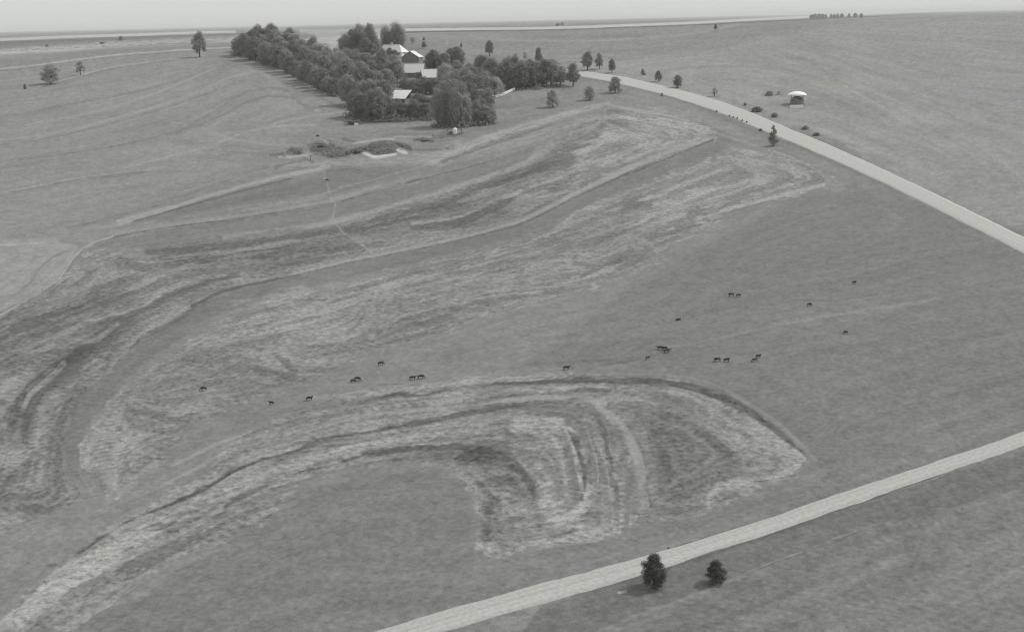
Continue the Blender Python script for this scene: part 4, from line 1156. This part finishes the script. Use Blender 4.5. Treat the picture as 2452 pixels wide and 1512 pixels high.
# small white tank with its pen
p = G(*P("J 1422,1442")[0])
o = thing('water_tank', 'small bright white upright tank at the front of the grove', 'tank', p)
bm = bmesh.new()
n = 20
prev = None
for (r_, z_) in ((.98, -.3), (.98, 2.3), (.8, 2.6), (.3, 2.8), (.0, 2.82)):
    ring = [bm.verts.new((r_ * math.cos(2 * math.pi * i / n), r_ * math.sin(2 * math.pi * i / n), z_)) for i in range(n)] if r_ > 0 else [bm.verts.new((0, 0, z_))]
    if prev:
        for i in range(n):
            if len(ring) > 1:
                bm.faces.new((prev[i], prev[(i + 1) % n], ring[(i + 1) % n], ring[i]))
            else:
                bm.faces.new((prev[i], prev[(i + 1) % n], ring[0]))
    prev = ring
part('tank_shell', bm, M_WHITE, o)
bm = bmesh.new(); tube(bm, (0, 0, 2.78), (0, 0, 3.05), .16, .16, 8)
part('cap', bm, M_CONC, o)


def fence(name, label, pts, hgt, m, rails, step=2.4, board=.12, cat='fence'):
    w_ = [G(*q_) for q_ in pts]
    o = thing(name, label, cat, w_[0])
    base = Vector([float(a) for a in w_[0]])
    post = from_bm('post', (lambda b_: (box(b_, -.08, .08, -.08, .08, -.5, hgt + .1), b_)[1])(bmesh.new()))
    post.materials.append(m)
    for a, b in zip(w_[:-1], w_[1:]):
        d = math.hypot(b[0] - a[0], b[1] - a[1]); k = max(1, int(round(d / step)))
        for i in range(k):
            t0, t1 = i / k, (i + 1) / k
            q0 = Vector((a[0] + (b[0] - a[0]) * t0, a[1] + (b[1] - a[1]) * t0, 0)); q1 = Vector((a[0] + (b[0] - a[0]) * t1, a[1] + (b[1] - a[1]) * t1, 0))
            q0.z = float(height(q0.x, q0.y)); q1.z = float(height(q1.x, q1.y))
            ps = link('post', post, None, o); ps.location = q0 - base
            ang = math.atan2(q1.y - q0.y, q1.x - q0.x)
            ps.rotation_euler = (0, 0, ang)
            for r_ in rails:
                bm = bmesh.new()
                nrm = Vector((-math.sin(ang), math.cos(ang), 0)) * .1
                c = [q0 - base - nrm + Vector((0, 0, r_)), q1 - base - nrm + Vector((0, 0, r_))]
                vs = []
                for cc in c:
                    for dz in (-board / 2, board / 2):
                        for dn in (0, 1):
                            vs.append(bm.verts.new(cc + Vector((0, 0, dz)) - nrm * .3 * dn))
                for f in ((0, 1, 3, 2), (4, 6, 7, 5), (0, 2, 6, 4), (1, 5, 7, 3), (2, 3, 7, 6), (0, 4, 5, 1)):
                    bm.faces.new([vs[i_] for i_ in f])
                part('rail', bm, m, o)
    return o


fence('board_fence', 'white board fence showing in pieces between trees at the right of the grove', P("J 1750,1030 1830,1018 1960,990 2110,925 K 330,915"), 1.35, M_WHITE, (.3, .65, 1.0, 1.3), 2.6, .26)
fence('small_pen', 'grey rail pen around the small white tank', P("J 1330,1460 1420,1475 1510,1440 1500,1385 1370,1370 1320,1420"), 1.2, M_WALLG, (.4, .8, 1.15), 2.6, .14, cat='pen')
fence('short_white_fence', 'short piece of white fence right of the open fronted shed', P("J 885,985 950,980"), 1.2, M_WHITE, (.4, .8, 1.15), 2.4, .2)
# leaning post on a mound by the path
p = G(*P("M 430,735")[0])
bm = bmesh.new(); tube(bm, (0, 0, -.3), (.25, 0, 2.2), .16, .12, 7); tube(bm, (-.1, .05, 1.5), (.7, .05, 1.9), .06, .05, 5)
o = part('wooden_post', bm, M_WOOD, None)
o.location = Vector([float(a) for a in p]); o['label'] = 'dark leaning post on the bare bank at the head of the pale path'; o['category'] = 'post'

# round covered feeder
p = G(*P("L 1215,872")[0])
s = mpp(p)
o = thing('round_feeder', 'round cattle feeder under a wide shallow white cone roof', 'feeder', p, R(20))
Rr = 22.8 * s; top = 33 * s


def lathe(bm, prof, n=32):
    prev = None
    for (r_, z_) in prof:
        ring = [bm.verts.new((r_ * math.cos(2 * math.pi * i / n), r_ * math.sin(2 * math.pi * i / n), z_)) for i in range(n)] if r_ > 1e-4 else [bm.verts.new((0, 0, z_))]
        if prev:
            for i in range(n):
                j = (i + 1) % n
                if len(ring) == 1:
                    bm.faces.new((prev[i], prev[j], ring[0]))
                elif len(prev) == 1:
                    bm.faces.new((prev[0], ring[j], ring[i]))
                else:
                    bm.faces.new((prev[i], prev[j], ring[j], ring[i]))
        prev = ring


zr = top - 2.3
bm = bmesh.new()
lathe(bm, [(0, zr + .3), (Rr, zr), (Rr, zr + .16), (Rr * .94, zr + .6), (Rr * .75, zr + 1.1), (Rr * .5, zr + 1.5), (Rr * .2, zr + 1.75), (0, zr + 1.8)])
ro = part('roof', bm, M_WHITE, o)
pm = from_bm('post', (lambda b_: (tube(b_, (0, 0, -.8), (0, 0, zr + .3), .11, .11, 7), b_)[1])(bmesh.new())); pm.materials.append(M_WOOD)
for k in range(8):
    ps = link('post', pm, None, o)
    ps.location = (Rr * .66 * math.cos(k * math.pi / 4), Rr * .66 * math.sin(k * math.pi / 4), 0)
bm = bmesh.new()
lathe(bm, [(Rr * .72, -.5), (Rr * .72, 2.0), (Rr * .68, 2.0), (Rr * .60, .9), (0, .9)], 24)
part('feed_bunk', bm, M_WALLG, o)
bm = bmesh.new()
lathe(bm, [(Rr * .62, .92), (Rr * .58, 2.2), (Rr * .45, 3.4), (0, 3.9)], 20)
hay = part('hay_stack', bm, mat('old_hay', .12, .35, 3), o)
bm = bmesh.new(); tube(bm, (-Rr * .75, -Rr * .3, 2.9), (Rr * .15, -Rr * .7, 1.1), .12, .12, 6)
part('brace', bm, M_CONC, o)
# trough
p2 = G(*P("L 1210,905")[0])
o = thing('water_trough', 'long white concrete trough on the ground below the round feeder', 'trough', p2, R(-2))
bm = bmesh.new(); hl = 15.2 * s; hwid = .75
box(bm, -hl, hl, -hwid, -hwid + .15, -.5, 1.3); box(bm, -hl, hl, hwid - .15, hwid, -.5, 1.3)
box(bm, -hl, -hl + .15, -hwid + .153, hwid - .153, -.5, 1.3); box(bm, hl - .15, hl, -hwid + .153, hwid - .153, -.5, 1.3)
part('basin', bm, M_WHITE, o)
bm = bmesh.new(); box(bm, -hl + .15, hl - .15, -hwid + .15, hwid - .15, -.4, 1.1)
part('water', bm, M_CONC, o)


# ------------------------------------------------------------------ scrub of the gully and the edge of the grove
def weeds(name, regions, m, seed):
    g = random.Random(seed)
    vs, fs = [], []
    for pts, n, size in regions:
        pts = P(pts)
        xs = [a[0] for a in pts]; yy_ = [a[1] for a in pts]
        k = 0
        while k < n:
            u, v = g.uniform(min(xs), max(xs)), g.uniform(min(yy_), max(yy_))
            c = False
            for i in range(len(pts)):
                (ax, ay), (bx, by) = pts[i], pts[(i + 1) % len(pts)]
                if (ay > v) != (by > v) and u < (bx - ax) * (v - ay) / (by - ay) + ax:
                    c = not c
            if not c:
                continue
            k += 1
            p_ = G(u, v)
            sz = size * g.uniform(.4, 1.5)
            for _ in range(26):
                d = Vector((g.gauss(0, .6), g.gauss(0, .6), abs(g.gauss(0, .5))))
                q_ = Vector([float(a) for a in p_]) + d * sz
                nr = (d + Vector((g.gauss(0, .5), g.gauss(0, .5), .7))).normalized()
                a = nr.orthogonal().normalized(); b = nr.cross(a); l_ = .22 * sz * g.uniform(.6, 1.4)
                n0 = len(vs)
                vs += [q_ - a * l_, q_ - b * l_ * .8, q_ + a * l_, q_ + b * l_ * .8]
                fs.append((n0, n0 + 1, n0 + 2, n0 + 3))
    mesh = bpy.data.meshes.new(name); mesh.from_pydata([tuple(v) for v in vs], [], fs)
    o_ = link(name, mesh, m)
    o_['kind'] = 'stuff'
    return o_


weeds('gully_weeds', [("M 1900,430 2080,400 2100,440 1950,480", 30, .6), ("M 0,690 200,620 330,640 300,665 100,690", 40, .7), ("M 1600,590 1900,580 2100,590 1950,620 1700,615", 30, .5), ("M 600,830 1000,820 1050,850 700,870", 30, .4), ("M 400,530 560,510 700,520 850,600 880,670 700,697 500,660 420,600", 170, .55),
                      ("M 920,615 1100,555 1180,510 1300,498 1430,505 1480,590 1440,645 1230,660 1090,605", 260, .5),
                      ("M 880,610 1000,580 1110,560 1110,600 1040,650 900,650", 40, 1.2),
                      ("M 1460,515 1540,520 1640,585 1600,600 1500,560", 26, .8), ("M 1690,485 1790,460 1910,503 1800,500", 22, .7),
                      ("M 190,600 320,600 330,655 220,640", 22, 1.0), ("M 560,665 880,640 870,675 700,700", 24, 1.0),
                      ("M 2090,400 2260,370 2280,410 2120,440", 22, .7), ("M 640,840 1000,820 1050,850 700,875", 30, .35), ("M 1650,600 2100,585 2100,600 1700,625", 30, .35)], M_LEAF[1], 4)
weeds('grove_undergrowth', [("I 280,465 520,530 780,615 1000,730 1240,850 1500,975 1500,1000 1240,875 1000,755 780,640 520,555 280,485", 200, 1.7),
                            ("J 100,1215 330,1255 700,1265 1130,1240 1130,1275 700,1300 330,1290 100,1250", 150, 1.7),
                            ("J 1150,1330 1600,1330 1900,1290 1900,1320 1600,1360 1150,1365", 110, 1.6),
                            ("K 30,900 420,890 880,850 880,880 420,915 30,940", 70, 1.4)], M_LEAF[0], 8)


# ------------------------------------------------------------------ cattle
def cow_mesh(pose):
    V, E, Rd = [], [], []

    def add(p_, r_, par=None):
        V.append(p_); Rd.append(r_)
        if par is not None:
            E.append((par, len(V) - 1))
        return len(V) - 1
    lie = -0.62 if pose == 'lie' else 0.0
    h = 0.92 + lie
    a = add((0, 0, h), .42)
    b = add((.42, 0, h + .02), .40, a); c = add((.78, 0, h + .08), .32, b)
    d = add((-.42, 0, h + .03), .42, a); e = add((-.78, 0, h + .10), .30, d)
    if pose == 'graze':
        n1 = add((1.02, .02, h - .05), .17, c); n2 = add((1.25, .05, .42), .12, n1); hd = add((1.36, .06, .26), .125, n2); mz = add((1.46, .07, .08), .075, hd)
    else:
        n1 = add((1.02, .02, h + .22), .17, c); n2 = add((1.2, .05, h + .36), .13, n1); hd = add((1.36, .08, h + .36), .125, n2); mz = add((1.6, .1, h + .2), .075, hd)
    add(tuple(np.array(V[hd]) + (-.06, .2, .08)), .03, hd); add(tuple(np.array(V[hd]) + (-.06, -.2, .08)), .03, hd)
    t1 = add((-1.02, 0, h + .1), .05, e); add((-1.1, 0, h - .5 if pose != 'lie' else h - .3), .035, t1)
    if pose == 'lie':
        for sy in (-1, 1):
            k1 = add((.65, sy * .3, .22), .12, b); add((.95, sy * .32, .1), .07, k1)
            k2 = add((-.5, sy * .42, .2), .16, e); add((-.1, sy * .55, .1), .07, k2)
    else:
        for sy in (-1, 1):
            k1 = add((.62 + .05 * sy, sy * .2, .78), .13, b); k2 = add((.64 + .1 * sy, sy * .2, .42), .07, k1); add((.62 + .14 * sy, sy * .2, -.04), .055, k2)
            k3 = add((-.72 + .05 * sy, sy * .2, .8), .17, e); k4 = add((-.84 - .06 * sy, sy * .2, .48), .075, k3); add((-.76 - .1 * sy, sy * .2, -.04), .055, k4)
    mesh = bpy.data.meshes.new('cow'); mesh.from_pydata(V, E, [])
    o_ = bpy.data.objects.new('tmp', mesh); C.objects.link(o_)
    md = o_.modifiers.new('s', 'SKIN'); 
    for i, sv_ in enumerate(mesh.skin_vertices[0].data):
        sv_.radius = (Rd[i], Rd[i]); sv_.use_root = (i == 0)
    o_.modifiers.new('b', 'SUBSURF').levels = 1
    dg = bpy.context.evaluated_depsgraph_get()
    out = bpy.data.meshes.new_from_object(o_.evaluated_get(dg))
    out.name = 'cow'
    bpy.data.objects.remove(o_); bpy.data.meshes.remove(mesh)
    hp = Vector(V[hd])
    for face in (True, False):
        mm = out if face else out.copy()
        mm.materials.clear(); mm.materials.append(M_COWB); mm.materials.append(M_COWW)
        for pl in mm.polygons:
            pl.use_smooth = True
            pl.material_index = 1 if (face and (pl.center - hp).length < .3 and pl.center.x > hp.x - .12) else 0
        if face:
            f_ = mm
        else:
            g_ = mm
    return f_, g_


COW = {k: cow_mesh(k) for k in ('stand', 'graze', 'lie')}
CG = 'cattle grazing in the pasture'
COWS = [
    ("T 912,874", 'graze', 35, 0, "dark cow with lowered head grazing alone just below the hay strip's tip"),
    ("T 846,915", 'graze', 200, 0, "smaller left cow of the pair under the hay strip, left of centre"),
    ("T 856,911", 'graze', -20, 0, "right cow of the pair under the hay strip, left of centre"),
    ("T 988,909", 'stand', 10, 0, "left of two cows nose to tail above the outer hay swath"),
    ("T 1008,906", 'graze', 5, 0, "right of two cows nose to tail above the outer hay swath"),
    ("T 741,958", 'stand', 12, 1, "dark cow standing by the upper edge of the outer hay swath, at the left"),
    ("T 650,968", 'stand', 150, 0, "small looking cow, leftmost in the smooth pasture strip"),
    ("T 488,935", 'graze', 175, 0, "dark cow alone inside the mottled hay strip at the far left"),
    ("T 1356,885", 'stand', 3, 0, "black cow alone above the top of the hay swirl"),
    ("T 1551,860", 'stand', 35, 0, "small dark cow just left and below the tight group of three"),
    ("T 1580,837", 'stand', 185, 0, "left animal of the tight group of three black cows"),
    ("T 1592,838", 'stand', 170, 0, "upper right animal of the tight group of three black cows"),
    ("T 1597,844", 'stand', 5, 0, "lowest animal of the tight group of three black cows"),
    ("T 1718,865", 'graze', 178, 0, "left cow of the pair standing in line above the hay swirl's right shoulder"),
    ("T 1740,866", 'stand', 2, 1, "right cow of the pair in line, with a white face"),
    ("T 1816,857", 'stand', 25, 1, "slim cow with a white face walking up to the right"),
    ("T 1807,865", 'graze', 190, 0, "small dark cow just below and left of the white faced slim cow"),
    ("T 1751,709", 'graze', 170, 1, "left cow of the upper pair in the right pasture, white face turned left"),
    ("T 1768,711", 'graze', 25, 1, "right cow of the upper pair in the right pasture, white face turned right"),
    ("T 1624,766", 'lie', 30, 1, "cow lying down alone in the middle of the pasture"),
    ("T 1938,733", 'graze', 30, 0, "thin looking dark cow above the faint track at right"),
    ("T 2025,799", 'graze', 190, 0, "small dark cow below the faint track near the right"),
    ("T 2045,680", 'stand', 30, 0, "dark cow highest up in the right pasture"),
    ("M 517,447", 'graze', 150, 0, "dark cow standing on the open ground above the gully"),
    ("M 625,985", 'graze', 40, 0, "dark cow standing on the pale cattle path below the gully"),
]
cr_ = random.Random(3)
for s_, pose, ang, wf, lab in COWS:
    (u, v), = P(s_)
    p = G(u, v)
    k = .72 if 'small' not in lab else .6
    o = bpy.data.objects.new('cow', COW[pose][0 if wf else 1]); C.objects.link(o)
    o.location = (float(p[0]), float(p[1]), float(p[2]) + .02)
    o.rotation_euler = (0, 0, R(ang)); o.scale = (k, k, k)
    o['label'] = lab; o['category'] = 'cow'; o['group'] = CG

# ------------------------------------------------------------------ volume added to lift the dark tones of distant trees: haze
bm = bmesh.new()
box(bm, -110000, 110000, -60000, 110000, -60, 150)
hz = part('added_haze', bm, None)
hm = bpy.data.materials.new('added_haze_air'); hm.use_nodes = True
for n_ in list(hm.node_tree.nodes):
    if n_.type == 'BSDF_PRINCIPLED':
        hm.node_tree.nodes.remove(n_)
pv = hm.node_tree.nodes.new('ShaderNodeVolumePrincipled')
pv.inputs['Color'].default_value = (0.98, 0.99, 0.97, 1)
pv.inputs['Density'].default_value = 0.00008
hm.node_tree.links.new(pv.outputs[0], hm.node_tree.nodes['Material Output'].inputs['Volume'])
hz.data.materials.append(hm)
hz['kind'] = 'stuff'
